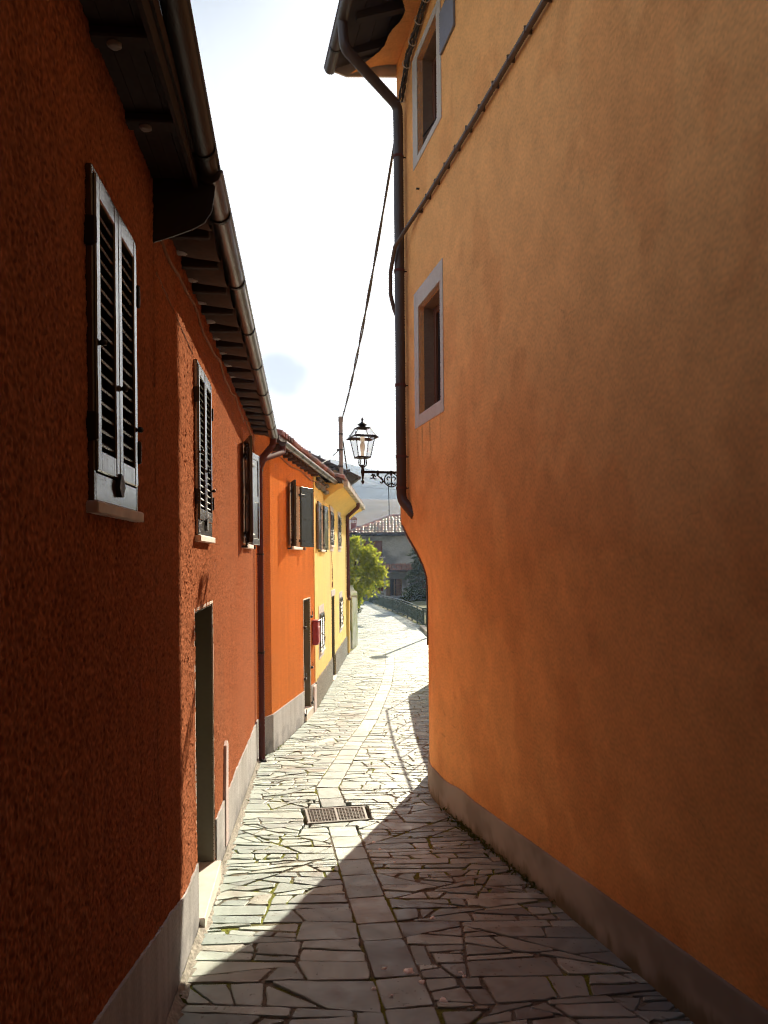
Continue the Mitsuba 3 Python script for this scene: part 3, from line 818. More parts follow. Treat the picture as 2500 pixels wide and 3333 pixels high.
# downpipe of the terracotta house, in the nook against the orange house
mb = MB().tube(FA.P(bez((10.50, .28, 3.66), (10.50, .28, 3.54), (10.58, .085, 3.33), (10.60, .085, -.78))), .043, 12)
dp = part(terra, 'downpipe', mb, 'm_pipe', 50)
for z in (3.2, 2.05, .7):
    part(dp, 'clip', MB().tube(FA.P([(10.59, .085, z - .012), (10.59, .085, z + .012)]), .049, 12), 'm_iron', 50)
part(dp, 'shoe', MB().box(FA, 10.53, 10.67, .02, .15, -.80, -.765, .005), 'm_iron')

# the lane bends out of sight behind us, closed by another house
FB = Frame((6.0, -5.6), (-1, 0), -1)
back_ = thing('brown_house', 'brown plastered house closing the upper end of the lane behind the viewer', 'house')
part(back_, 'wall', MB().box(FB, 0, 12, -5, 0, -2, 7.2), 'm_brown')
part(back_, 'roof', MB().profile(FB, [(.5, 7.1), (-2.5, 8.4), (-5.5, 7.1), (-5.5, 7.2), (-2.5, 8.5), (.5, 7.2)], -.3, 12.3), 'm_tile_dark')
part(back_, 'window', MB().box(FB, 5.2, 6.1, .001, .03, 4.2, 5.5, .005), 'm_shutter')

# ------------------------------------------------------------------ orange house
FC = Frame((-1.666, 11.265), (0.0646, 1))
FN = Frame((-1.86, 10.74), (0.194, 0.525))           # its short return, facing us
orange = thing('orange_house', 'bright orange house with open dark shutters next to the yellow house', 'house')
wC = (1.60, 2.185, 2.44, 3.27); dC = (2.78, -0.86, 3.53, 1.215)
Ln = math.hypot(0.194, 0.525)
mb = facade(MB(), FC, 0.0, 4.06, -2, 3.775, [wC, (dC[0], dC[1] - .08, dC[2], dC[3])])
shell(mb, FC, 0.0, 4.06, -2, 3.77, 5.0)
mb.box(FN, 0, Ln - .003, -.30, 0, -2, 3.77)
part(orange, 'wall', mb, 'm_orange')
poly = Polygon([(0, -2), (4.06, -2), (4.06, -.50), (0, -.30)]).difference(sbox(dC[0] - .024, -.86, dC[2] + .024, 3)).difference(sbox(dC[0] - .012, -2.1, dC[2] + .012, -.855))
for q in getattr(poly, 'geoms', [poly]): part(orange, 'plinth', MB().prism(FC, q, .001, .018), 'm_plinth')
part(orange, 'plinth', MB().prism(FN, [(0.02, -2), (Ln + .015, -2), (Ln + .015, -.30), (0.02, -.28)], .001, .018), 'm_plinth')
open_window(orange, FC, wC[0], wC[2], wC[1], wC[3], (1.20, .155), (2.93, .17), 'm_shutter_green', 3)
doorway(orange, FC, dC[0], dC[2], dC[1], dC[3], zg=-1.05)
for s, z in ((2.79, .72), (2.79, -.22), (3.58, .86), (3.58, -.12), (3.58, -.80), (2.79, -.88)):
    mb = MB().box(FC, s - .03, s + .03, 0, .05, z - .025, z + .02, .004).box(FC, s + .012, s + .03, .035, .05, z + .021, z + .10, .003)
    part(orange, 'hinge_pin', mb, 'm_iron')
part(orange, 'access_panel', MB().box(FC, 3.72, 4.02, .0, .05, -1.10, -.52, .006), 'm_pink', label='pale pink box low on the wall between the door and the yellow house')
mb = pitched_roof(MB(), FC, -.05, 6.15, .16, 3.72, .33, -2.6)
rf = part(orange, 'roof', mb, 'm_tile_dark')
for k in range(32):
    s = .05 + .195 * k
    for j in range(4):
        d0, d1 = .20 - .30 * j, .20 - .30 * j - .36
        jit = rng.normal(0, .008, 3)
        part(rf, 'tile', coppo(FC, s + jit[0], d0 + jit[1], 3.795 + .33 * (.16 - d0) + .012, d1, 3.795 + .33 * (.16 - d1) - .006 + jit[2] * .4, .085, .07), 'm_tile', 40)
for k in range(10):
    s = .25 + .40 * k
    part(rf, 'rafter', MB().box(FC, s - .04, s + .04, -.02, .14, 3.60, 3.70, .006), 'm_rafter')
gutter(orange, FC, .05, 6.1, .185, 3.70, .058, 'm_gutter', (.75, 1.55, 2.35, 3.1, 3.9, 4.8))
j = FA.P([(10.59, .085, 3.20)])[0]
a, b = FC.P([(.10, .185, 3.70)])[0], FC.P([(.08, .185, 3.56)])[0]
part(orange, 'downpipe', MB().tube(bez(a, b, j + [0.05, .02, .16], j + [0, 0, 0.02]), .043, 12), 'm_pipe', 50)

mail = thing('mailbox', 'red metal letter box on the orange wall beside the door', 'mailbox')
part(mail, 'body', MB().box(FC, 3.72, 3.98, .012, .125, .29, .745, .012), 'm_red')
part(mail, 'lid', MB().box(FC, 3.70, 4.0, .008, .145, .748, .772, .008), 'm_red')
part(mail, 'door', MB().box(FC, 3.735, 3.965, .126, .136, .33, .64, .004), 'm_red')
part(mail, 'lock', MB().box(FC, 3.84, 3.865, .137, .146, .50, .525, .003), 'm_iron')

# ------------------------------------------------------------------ yellow house
FD = Frame((-1.397, 15.43), (0.0206, 1))
yellow = thing('yellow_house', 'pale yellow house with coved eave and louvred windows in sunlight', 'house')
w1 = (.98, 2.165, 1.70, 3.16); w2 = (3.47, 2.30, 4.27, 3.14); w3 = (5.95, 2.30, 6.72, 3.16); g1 = (.78, .0, 1.62, .80); g2 = (6.22, .02, 7.12, .84); dD = (3.72, -1.06, 4.58, 1.01)
mb = facade(MB(), FD, .005, 10.72, -2, 3.75, [w1, w2, w3, g1, g2, (dD[0], dD[1] - .08, dD[2], dD[3])])
shell(mb, FD, .005, 10.72, -2, 3.60, 5.0)
part(yellow, 'wall', mb, 'm_yellow')
poly = Polygon(wavy([(.005, -2), (10.72, -2), (10.72, -.52), (.005, -.50)], .012)).buffer(0).difference(sbox(dD[0] - .03, -2.1, dD[2] + .03, 3))
for q in getattr(poly, 'geoms', [poly]): part(yellow, 'plinth', MB().prism(FD, q, .001, .025), 'm_pebble', label='grey pebble-dashed plinth')
open_window(yellow, FD, w1[0], w1[2], w1[1], w1[3], (.30, .045), (2.38, .05), 'm_shutter', 3)
louvre_window(yellow, FD, *[w2[k] for k in (0, 2, 1, 3)], 17, surround=.10, small=True, board=0)
louvre_window(yellow, FD, *[w3[k] for k in (0, 2, 1, 3)], 17, surround=.10, small=True, board=0)
louvre_window(yellow, FD, *[g1[k] for k in (0, 2, 1, 3)], 16, surround=.10, small=True, board=0)
louvre_window(yellow, FD, *[g2[k] for k in (0, 2, 1, 3)], 16, surround=.10, small=True, board=0)
dk = doorway(yellow, FD, dD[0], dD[2], dD[1], dD[3], zg=-1.2, edge=False)
part(dk, 'lintel', MB().box(FD, dD[0] - .1, dD[2] + .15, -.05, .012, 1.013, 1.17, .004), 'm_surround')
part(yellow, 'pipe_cover', MB().box(FD, 9.05, 9.32, .001, .09, -1.06, .66, .01), 'm_yellow')
cove = [(0.0, 3.27), (.05, 3.31), (.12, 3.38), (.22, 3.46), (.33, 3.525), (.44, 3.565), (.445, 3.66), (0.0, 3.70)]
part(yellow, 'cove', MB().profile(FD, cove, 1.95, 10.74), 'm_yellow', 25)
mb = pitched_roof(MB(), FD, 2.0, 10.85, .43, 3.70, .30, -2.5)
rf = part(yellow, 'roof', mb, 'm_tile_dark')
for k in range(43):
    s = 2.1 + .203 * k
    part(rf, 'tile', coppo(FD, s, .47, 3.785, .1, 3.885, .09, .075), 'm_tile', 40)
mb = MB().box(FD, 2.0, 10.86, .446, .55, 3.60, 3.612).box(FD, 2.0, 10.86, .542, .55, 3.613, 3.72).box(FD, 10.85, 10.858, .446, .541, 3.613, 3.72).box(FD, 2.0, 2.008, .446, .541, 3.613, 3.72)
gk = part(yellow, 'gutter', mb, 'm_greywall')
for k in range(9):
    part(gk, 'joint', MB().box(FD, 2.9 + .95 * k, 2.925 + .95 * k, .46, .556, 3.594, 3.715, .003), 'm_iron')
part(yellow, 'downpipe', MB().tube(FD.P(bez((7.3, .49, 3.61), (7.35, .49, 3.48), (8.75, .075, 3.27), (8.95, .065, 3.05), (9.1, .065, .74), (8.98, .1, .66))), .055, 12), 'm_pipe', 50)
mb = MB()
for k in range(26):                                            # bare masonry where the two roofs meet
    c = FD.P([(rng.uniform(.25, 1.95), rng.uniform(-.02, .09), rng.uniform(3.45, 3.66))])[0]; r = rng.uniform(.05, .11)
    m = trimesh.creation.icosphere(1, 1.0); v = np.array(m.vertices) * [r * .7, r * 1.4, r * .55] * (1 + rng.normal(0, .1, (len(m.vertices), 1)))
    mb.add(c + v, m.faces)
part(yellow, 'rubble_course', mb, 'm_oldwall', kind='stuff')
mb = MB().tube(FD.P([(3.20, .02, 3.55), (3.42, .02, 2.9), (3.55, .02, 2.1), (3.7, .03, 1.75)]), .007, 6)
part(yellow, 'bell_wire', mb, 'm_cable_rust')
mb = MB()
for z in (1.68, 1.58, 1.50):
    mb.tube(FD.P([(3.7 + .035 * math.cos(a), .03, z + .055 * math.sin(a)) for a in np.linspace(0, 2 * math.pi, 13)]), .009, 6, False)
mb.tube(FD.P([(3.7 + .06 * math.cos(a), .03, 1.32 + .075 * math.sin(a)) for a in np.linspace(0, 2 * math.pi, 17)]), .011, 6, False)
part(yellow, 'bell_pull', mb, 'm_cable_rust')

# ------------------------------------------------------------------ grey house behind, mossy garden wall
FE = Frame((-6.0, 26.15), (.985, .172))
grey = thing('grey_house', 'grey gabled house rising behind the yellow roof', 'house')
gable = [(0, -2), (4.78, -2), (4.78, 4.88), (2.0, 6.12), (0, 5.2)]
mb = MB().prism(FE, gable, -.3, 0).box(FE, 4.56, 4.78, -6, -.302, -2, 4.86).box(FE, 0, .22, -6, -.302, -2, 5.1).box(FE, .222, 4.558, -6, -5.8, -2, 4.9)
part(grey, 'wall', mb, 'm_greywall')
sl = .455
zr = lambda s: 6.20 - sl * (s - 2.0)
mb = MB().prism(FE, [(2.0, zr(2) + .02), (5.16, zr(5.16)), (5.16, zr(5.16) + .08), (2.0, zr(2) + .1)], -6.2, .28).prism(FE, [(-.4, zr(2) - 1.05), (1.999, zr(2) + .02), (1.999, zr(2) + .1), (-.4, zr(2) - .97)], -6.2, .28)
rf = part(grey, 'roof', mb, 'm_tile_dark')
for k in range(9):
    s = 2.15 + .34 * k
    part(rf, 'verge_tile', coppo(Frame(FE.P([(s, 0, 0)])[0][:2], FE.n[:2]), .2, 0, zr(s) + .10, .36, zr(s + .36) + .085, .09, .075), 'm_tile_dark', 40)
part(rf, 'gutter', MB().tube(FE.P([(5.2, .28, zr(5.16)), (5.2, -6, zr(5.16))]), .06, 8), 'm_pipe_grey', 50)
for k in range(5):
    s = 2.3 + .6 * k
    part(rf, 'purlin', MB().box(FE, s - .04, s + .04, .001, .24, zr(s) - .13, zr(s) - .03, .005), 'm_rafter')

garden = thing('garden_wall', 'narrow mossy garden wall at the far corner of the yellow house', 'wall')
pl = [(-1.10, 26.2), (-0.95, 27.1), (-1.05, 29.5), (-1.35, 33.0)]
for (a, b) in zip(pl, pl[1:]):
    F = Frame(a, np.array(b) - np.array(a)); L = math.dist(a, b)
    n = max(2, int(L / .5)); top = [.55 + .22 * math.sin(3 * k) + .1 * rng.random() for k in range(n + 1)]
    pts = [(0, -2)] + [(L, -2)] + [(L * k / n, top[k]) for k in range(n, -1, -1)]
    part(garden, 'stretch', MB().prism(F, pts, -.22, 0), 'm_moss')

# ------------------------------------------------------------------ right house
BU, SL = 2.085, 0.225
FR = Frame((BU, 0), (-SL, 1), -1)
ochre_house = thing('ochre_house', 'tall ochre plastered house along the right side with a rounded lower corner', 'house')
TH = math.atan(SL)
yc = BU / (SL + 0.022)
C = np.array([BU - SL * yc, yc])                       # the square upper corner
H2 = 24 * D2R                                           # the street wall turns to this bearing past the corner
d0 = np.array([-math.sin(TH), math.cos(TH)]); d2 = np.array([math.sin(H2), math.cos(H2)])
A1 = np.concatenate([np.linspace(-26, -2.2, 28), np.linspace(-2.0, 2.0, 81), [2.3, 2.8]])


def upper_path():
    return np.array([C + (d0 * a if a < 0 else d2 * a) for a in A1])


def lower_path(z):
    b = np.interp(z, [-0.7, 2.2], [2.412, BU])
    R, phi = 4.2, 3.25 * D2R
    rn = np.array([math.cos(TH), math.sin(TH)])          # to the right of the wall's bearing
    best = None
    for y0 in np.linspace(6.5, 8.9, 241):                # the arc's start that gives the corner its place
        c = np.array([b - SL * y0, y0]) + rn * R
        D = np.hypot(*c)
        th = math.atan2(c[0], c[1]) - math.asin(R / D)
        if best is None or abs(th - phi) < best[0]: best = (abs(th - phi), y0)
    y0 = best[1]; P0 = np.array([b - SL * y0, y0]); c = P0 + rn * R
    arc = R * (TH + H2); out = []
    for a in A1:
        q = a + arc / 2
        if q < 0: out.append(P0 + d0 * q)
        else:
            h = -TH + min(q, arc) / R
            p = c - R * np.array([math.cos(h), -math.sin(h)])
            if q > arc: p = p + d2 * (q - arc)
            out.append(p)
    return np.array(out)


def lower_at(z, a):
    w = np.clip((z - 1.70) / 0.74, 0, 1); w = w * w * (3 - 2 * w)
    P = lower_path(min(z, 2.2)) * (1 - w) + upper_path() * w
    return np.array([np.interp(a, A1, P[:, 0]), np.interp(a, A1, P[:, 1])])


zs = np.concatenate([np.linspace(-1.6, 1.6, 17), np.linspace(1.68, 2.46, 14), [2.6]])
UP = upper_path()
rows = []
for z in zs:
    w = np.clip((z - 1.70) / 0.74, 0, 1); w = w * w * (3 - 2 * w)
    P = lower_path(min(z, 2.2)) * (1 - w) + UP * w
    rows.append(np.c_[P, np.full(len(P), z)])
mb = MB().grid(np.array(rows))
sC = float(np.hypot(*(C - np.array([BU, 0]))))
hw1 = (7.09, 3.41, 7.83, 4.48); hw2 = (7.13, 5.97, 7.80, 6.93)
facade(mb, FR, sC - 26, sC, 2.6, 7.62, [hw1, hw2])
F2 = Frame(C, d2, -1)
facade(mb, F2, .0, 2.8, 2.6, 7.62, th=.3)
e2 = C + d2 * 2.8
mb.box(Frame(e2, (math.sin(77 * D2R), math.cos(77 * D2R)), -1), 0, 6, -.3, 0, -2, 7.6)
mb.box(FR, sC - 26, sC - 25.7, -7.5, -.302, -2, 7.6).box(FR, sC - 25.69, sC + .5, -7.5, -7.2, -2, 7.6)
part(ochre_house, 'wall', mb, 'm_ochre', 30)
# old cement plinth, its top running down with the lane
top, bot = [], []
for k, a in enumerate(A1):
    p0 = lower_at(-.5, a)
    zt_ = float(G(p0[1])) + .335 + .012 * math.sin(7 * p0[1]) + (.02 if a > 0 else 0)
    pt, pb = lower_at(zt_, a), lower_at(-1.5, a)
    tn = (lower_at(zt_, min(a + .05, 2.8)) - lower_at(zt_, max(a - .05, -26))); nn = np.array([-tn[1], tn[0]]) / np.hypot(*tn)
    top.append([[*(pt - nn * .01), zt_ + .003], [*(pt + nn * .010), zt_ + .002], [*(pt + nn * .018), zt_ - .012]])
    bot.append([*(pb + nn * .022), -1.5])
rowsP = [np.array([t_[k] for t_ in top]) for k in range(3)]
B_ = np.array(bot); M_ = rowsP[2] * .5 + B_ * .5
part(ochre_house, 'plinth', MB().grid(np.array(rowsP + [M_, B_])), 'm_plinth_old', 30)


def deep_window(house, F, h, fr, depth, thick):
    s0, z0, s1, z1 = h
    mb = MB().box(F, s0 - fr[0], s0, -.05, thick, z0 - fr[2], z1 + fr[3], .003).box(F, s1, s1 + fr[1], -.05, thick, z0 - fr[2], z1 + fr[3], .003)
    mb.box(F, s0 + .0005, s1 - .0005, -.05, thick, z1, z1 + fr[3], .003).box(F, s0 + .0005, s1 - .0005, -.05, thick, z0 - fr[2], z0, .003)
    w = part(house, 'window', mb, 'm_surround', label=None)
    mb = MB().box(F, s0 + .001, s0 + .012, -depth, -.052, z0, z1).box(F, s1 - .012, s1 - .001, -depth, -.052, z0, z1)
    mb.box(F, s0 + .013, s1 - .013, -depth, -.052, z1 - .012, z1 - .001).box(F, s0 + .013, s1 - .013, -depth, -.052, z0 + .001, z0 + .012)
    part(w, 'reveal', mb, 'm_reveal')
    q = -depth + .05
    mb = MB()
    for a, b in ((s0 + .014, s0 + .07), (s1 - .07, s1 - .014), ((s0 + s1) / 2 - .045, (s0 + s1) / 2 + .045)):
        mb.box(F, a, b, -depth, q, z0 + .014, z1 - .014, .006)
    for a, b in ((z0 + .014, z0 + .09), (z1 - .08, z1 - .014)):
        mb.box(F, s0 + .071, s1 - .071, -depth + .002, q - .002, a, b, .006)
    part(w, 'casement', mb, 'm_woodframe')
    part(w, 'pane', MB().box(F, s0 + .05, s1 - .05, -depth + .018, -depth + .024, z0 + .05, z1 - .05), 'm_glasspane')
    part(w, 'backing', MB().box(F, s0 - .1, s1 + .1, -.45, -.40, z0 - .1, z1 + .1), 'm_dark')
    return w


wl = deep_window(ochre_house, FR, hw1, (.085, .155, .12, .175), .20, .008)
wu = deep_window(ochre_house, FR, hw2, (.13, .17, .07, .08), .20, .008)
part(wu, 'stay', MB().tube(FR.P([(7.6, -.16, 6.28), (7.72, -.03, 6.12)]), .007, 6), 'm_iron')
part(ochre_house, 'blank_plate', MB().box(FR, 6.59, 6.985, .001, .022, 6.44, 6.81, .004), 'm_greyplate', label='blank blue grey plate beside the upper window')

# eave, gutter, downpipe
so = sC + .03
mb = MB()
mb.profile(FR, [(.70, 7.29), (0, 7.60), (-3.2, 9.0), (-3.2, 9.12), (.78, 7.37)], sC - 26.2, so)
rf = part(ochre_house, 'roof', mb, 'm_tile_dark')
for k in range(4):
    a, b = .17 * k + .02, .17 * (k + 1) + .015
    zf = lambda d: 7.60 - .443 * d - .004
    part(rf, 'soffit_board', MB().profile(FR, [(a, zf(a)), (b, zf(b)), (b, zf(b) - .018), (a, zf(a) - .018)], sC - 26.1, so - .03), 'm_soffit')
for k in range(22):
    s = so - .28 - .56 * k
    zf = lambda d: 7.578 - .443 * d
    part(rf, 'rafter', MB().profile(FR, [(.0, zf(0)), (.60, zf(.6)), (.60, zf(.6) - .07), (.0, zf(0) - .11)], s - .04, s + .04), 'm_soffit')
part(rf, 'end_board', MB().prism(Frame(FR.P([(so + .02, 0, 0)])[0][:2], FR.n[:2]), [(-.35, 7.30), (.0, 7.30), (.55, 7.235), (.72, 7.28), (.72, 7.33), (0, 7.64), (-.35, 7.72)], -.012, .012), 'm_pale')
xx = np.linspace(sC - 3.2, so - .04, 40)                         # ochre plaster carried raggedly on to the soffit
wob = .11 + .05 * np.sin(xx * 5.1) + .04 * np.sin(xx * 11.7 + 1) + np.clip((xx - (so - .7)) * .55, 0, .45)
gridp = np.array([[[s, dd, 7.578 - .443 * dd - .125 * (1 - 0.75 * dd / max(w_, .01))] for s, w_ in zip(xx, wob)] for dd in [0]])
rowsC = []
for q in np.linspace(0, 1, 6):
    rowsC.append(FR.P([[s, .002 + w_ * q, 7.40 + (7.46 - .443 * w_ - 7.40) * q ** 1.6 + .0 * q] for s, w_ in zip(xx, wob)]))
part(rf, 'plaster_cove', MB().grid(np.array(rowsC)), 'm_ochre', True)
zg = 7.30
gk = gutter(ochre_house, FR, sC - 26, so + .03, .73, zg, .060, 'm_pipe_grey', [so - .35 - .9 * k for k in range(9)])
pts = bez((7.90, .73, 7.27), (7.92, .71, 7.02), (8.27, .085, 6.72), (8.29, .078, 6.45), (8.29, .078, 2.60), (8.14, -.03, 2.42), n=8)
dp = part(ochre_house, 'downpipe', MB().tube(FR.P(pts), .052, 14), 'm_pipe_grey', 50)
for z in (6.2, 5.0, 3.8, 3.05, 2.72):
    part(dp, 'clip', MB().tube(FR.P([(8.29, .078, z - .013), (8.29, .078, z + .013)]), .058, 14), 'm_pipe', 50)
    part(dp, 'pin', MB().tube(FR.P([(8.29, .0, z), (8.29, .05, z)]), .006, 6), 'm_iron')
wp = [(8.0, .03), (7.5, .028), (6.6, .03), (5.5, .03), (4.6, .03), (2.0, .03)]
cond = thing('conduit', 'brown cable conduit clipped along the ochre wall between its two windows', 'conduit')
pts = [(2.0, .034, 5.36), (4.6, .034, 5.36), (6.0, .034, 5.352), (7.2, .034, 5.36), (7.8, .036, 5.375), (8.02, .06, 5.35), (8.20, .145, 5.22), (8.33, .165, 5.00), (8.40, .15, 4.78), (8.43, .10, 4.62), (8.40, .05, 4.5)]
from scipy.interpolate import make_interp_spline
pp = np.array(pts); tt = np.r_[0, np.cumsum(np.linalg.norm(np.diff(pp, axis=0), axis=1))]
part(cond, 'tube', MB().tube(FR.P(np.array([[np.interp(x, tt, pp[:, 0]), np.interp(x, tt, pp[:, 1]), np.interp(x, tt, pp[:, 2])] for x in np.r_[np.linspace(0, tt[4], 20), np.linspace(tt[4] + .05, tt[-1], 24)]])), .0205, 10), 'm_conduit', 60)
for k in range(11):
    s = 4.75 + .29 * k
    mb = MB().box(FR, s - .006, s + .006, 0, .057, 5.335, 5.384, .002).box(FR, s - .005, s + .005, 0, .015, 5.384, 5.405)
    part(cond, 'clip', mb, 'm_conduit')
part(cond, 'tie', MB().box(FR, 7.755, 7.775, 0, .03, 5.62, 5.632), 'm_iron')
bund = thing('cable_bundle', 'tangled black cable bundle under the eave of the ochre house', 'cable')
for k in range(6):
    ph = k * 1.05
    s_ = np.linspace(6.2, 8.30, 70)
    base = np.interp(s_, [6.2, 7.33, 8.0, 8.30], [7.23, 7.19, 7.06, 6.80])
    mb = MB().tube(FR.P(np.c_[s_, .045 + .022 * np.cos(9 * s_ + ph) + .004 * rng.normal(0, 1, 70), base + .024 * np.sin(9 * s_ + ph) + .004 * rng.normal(0, 1, 70)]), .0085, 6)
    part(bund, 'strand', mb, 'm_cable' if k % 3 else 'm_conduit', 60)
for k in range(8):
    s = 6.6 + .24 * k; zc = float(np.interp(s, [6.2, 7.33, 8.0, 8.30], [7.23, 7.19, 7.06, 6.80]))
    part(bund, 'tie', MB().tube(FR.P([(s, .045 + .042 * math.cos(a), zc + .045 * math.sin(a)) for a in np.linspace(0, 6.283, 13)]), .005, 5, False), 'm_pale')
# thin cable creeping down the cut corner
cp = []
for z in np.linspace(2.34, 1.05, 24):
    a = -.06 - .30 * np.clip((2.34 - z) / .6, 0, 1)
    p = lower_at(z, a); q = lower_at(z, a + .04) - lower_at(z, a - .04); nn = np.array([-q[1], q[0]]) / np.hypot(*q)
    cp.append([*(p + nn * .012), z])
cc = thing('corner_cable', 'thin cable running down the rounded corner of the ochre house', 'cable')
put(cc, MB().tube(np.array(cp), .009, 6), 'm_conduit', 60)

# ------------------------------------------------------------------ wall lantern
lamp = thing('wall_lantern', 'black iron street lantern on a scrolled bracket at the corner of the ochre house', 'street lamp')
W0 = FR.P([(sC - .08, 0, 0)])[0][:2]
FL = Frame(W0, FR.n[:2])                                  # s runs out from the wall
Ll = .435
zb = 2.915                                                  # bracket arm
tubeL = lambda pts, r, sides=8: MB().tube(FL.P([(s, 0, z) for s, z in pts]), r, sides)
mb = tubeL([(0, zb), (Ll, zb)], .0135)
for s in (.12, .27): mb.box(FL, s - .012, s + .012, -.014, .014, zb - .035, zb + .018, .004)
br = part(lamp, 'bracket', mb, 'm_iron', 50)
part(br, 'wall_plate', MB().box(FL, .0, .012, -.03, .03, zb - .17, zb + .04, .003), 'm_iron')


def spiral(c, r0, r1, a0, a1, n=26):
    return [(c[0] + (r0 + (r1 - r0) * k / n) * math.cos(a0 + (a1 - a0) * k / n), c[1] + (r0 + (r1 - r0) * k / n) * math.sin(a0 + (a1 - a0) * k / n)) for k in range(n + 1)]


sc = [spiral((.12, zb - .082), .075, .075, .0, 2 * math.pi, 32),
      spiral((.095, zb - .062), .006, .026, 0, 4.4), spiral((.145, zb - .062), .006, .026, math.pi, math.pi - 4.4),
      spiral((.098, zb - .118), .005, .02, 1, -3.6), spiral((.142, zb - .118), .005, .02, math.pi - 1, math.pi + 3.6),
      [(.12, zb - .03), (.118, zb - .09), (.12, zb - .15)],
      [(.175, zb - .13), (.22, zb - .085), (.26, zb - .045), (.285, zb - .028)], [(.165, zb - .14), (.205, zb - .10), (.235, zb - .05)],
      spiral((.30, zb - .052), .006, .024, math.pi, -2.2), spiral((.335, zb - .045), .006, .026, 0.6, 5.6),
      [(.300, zb - .03), (.32, zb - .028), (.335, zb - .022)], spiral((.225, zb - .105), .004, .016, 2.0, 6.4)]
for p in sc:
    part(br, 'scroll', tubeL(p, .0070, 6), 'm_iron', 60)
c = FL.P([(Ll, 0, 0)])[0]
st = part(lamp, 'stem', MB().lathe((c[0], c[1], zb), [(.001, -.135), (.012, -.118), (.020, -.10), (.009, -.082), (.013, -.05), (.017, -.02), (.020, .0), (.017, .025), (.013, .045), (.020, .07), (.001, .08)], 12), 'm_iron', 30)
lz = zb + .155                                             # lantern floor
for a in range(4):
    g = a * math.pi / 2 + .5
    e = lambda r, z: (c[0] + r * math.cos(g), c[1] + r * math.sin(g), z)
    part(st, 'prong', MB().tube(np.array([e(.015, zb + .05), e(.042, zb + .075), e(.046, zb + .10), e(.040, lz)]), .007, 6), 'm_iron', 50)
AX = 20 * D2R                                              # how the lantern is turned


def cor(h, z, k):
    g = AX + math.pi / 4 + k * math.pi / 2
    return np.array([c[0] + h * math.sqrt(2) * math.cos(g), c[1] + h * math.sqrt(2) * math.sin(g), z])


hb, hm, ht = .068, .108, .066
zm, zt2 = lz + .225, lz + .315
fr = MB()
for k in range(4):
    fr.tube([cor(hb, lz, k), cor(hm, zm, k)], .0055, 6).tube([cor(hm, zm + .012, k), cor(ht, zt2, k)], .005, 6)
    fr.tube([cor(hb, lz, k), cor(hb, lz, k + 1)], .008, 6).tube([cor(ht, zt2, k), cor(ht, zt2, k + 1)], .006, 6)
    fr.tube([cor(hm, zm, k), cor(hm, zm, k + 1)], .0075, 6)
lt = part(lamp, 'lantern_frame', fr, 'm_iron', 40)
for k in range(4):
    for h0, z0_, h1, z1_, nm in ((hb, lz + .006, hm, zm - .006, 'pane'), (hm - .002, zm + .012, ht, zt2 - .004, 'roof_pane')):
        q = np.array([cor(h0 - .003, z0_, k), cor(h0 - .003, z0_, k + 1), cor(h1 - .003, z1_, k + 1), cor(h1 - .003, z1_, k)])
        part(lt, nm, MB().add(q, [[0, 1, 2, 3]]), 'm_glass')
    q = np.array([cor(hm + .004, zm + .008, k), cor(hm + .004, zm + .008, k + 1), cor(hm + .032, zm - .018, k + 1), cor(hm + .032, zm - .018, k)])
    part(lt, 'brim', MB().add(np.vstack([q, q - [0, 0, .004]]), [[0, 1, 2, 3], [7, 6, 5, 4], [0, 3, 7, 4], [3, 2, 6, 7], [2, 1, 5, 6], [1, 0, 4, 5]]), 'm_iron')
    p = cor(hm + .006, zm + .01, k)
    part(lt, 'corner_finial', MB().lathe(p, [(.004, 0), (.005, .012), (.002, .02), (.0035, .026), (.001, .034)], 7), 'm_iron', True)
part(lamp, 'cap', MB().lathe((c[0], c[1], zt2), [(.050, -.004), (.052, .006), (.034, .018), (.032, .026), (.054, .036), (.050, .042), (.022, .058), (.012, .070), (.007, .076), (.011, .086), (.013, .096), (.007, .108), (.004, .118), (.001, .126)], 14), 'm_iron', 35)
part(lamp, 'bulb', MB().lathe((c[0], c[1], lz + .01), [(.016, 0), (.016, .05), (.020, .06), (.026, .085), (.027, .12), (.020, .15), (.008, .162), (.001, .165)], 14), 'm_bulb', 40)
part(lamp, 'lamp_holder', MB().lathe((c[0], c[1], lz + .17), [(.001, -.002), (.022, 0), (.024, .03), (.018, .055), (.012, .075), (.001, .08)], 12), 'm_bulb', 40)
part(lamp, 'floor', MB().add(np.array([cor(hb, lz - .002, k) for k in range(4)] + [cor(hb, lz - .006, k) for k in range(4)]), [[0, 1, 2, 3], [7, 6, 5, 4], [0, 1, 5, 4], [1, 2, 6, 5], [2, 3, 7, 6], [3, 0, 4, 7]]), 'm_iron')

# ------------------------------------------------------------------ cables and the post they hang from
px, py = -1.068, 19.5
post = thing('cable_post', 'grey metal cable post standing on the eave of the yellow house', 'post')
part(post, 'shaft', MB().tube([(px, py, 3.70), (px, py, 5.52)], .050, 12), 'm_pole', 50)
part(post, 'cap', MB().tube([(px, py, 5.44), (px, py, 5.56)], .062, 10), 'm_pole', 50)
for z in (4.30, 4.72, 5.12):
    part(post, 'band', MB().tube([(px, py, z - .02), (px, py, z + .02)], .056, 12), 'm_iron', 50)
part(post, 'bracket', MB().box(WORLD, px - .10, px - .01, py - .03, py + .03, 4.70, 4.74, .004), 'm_iron')


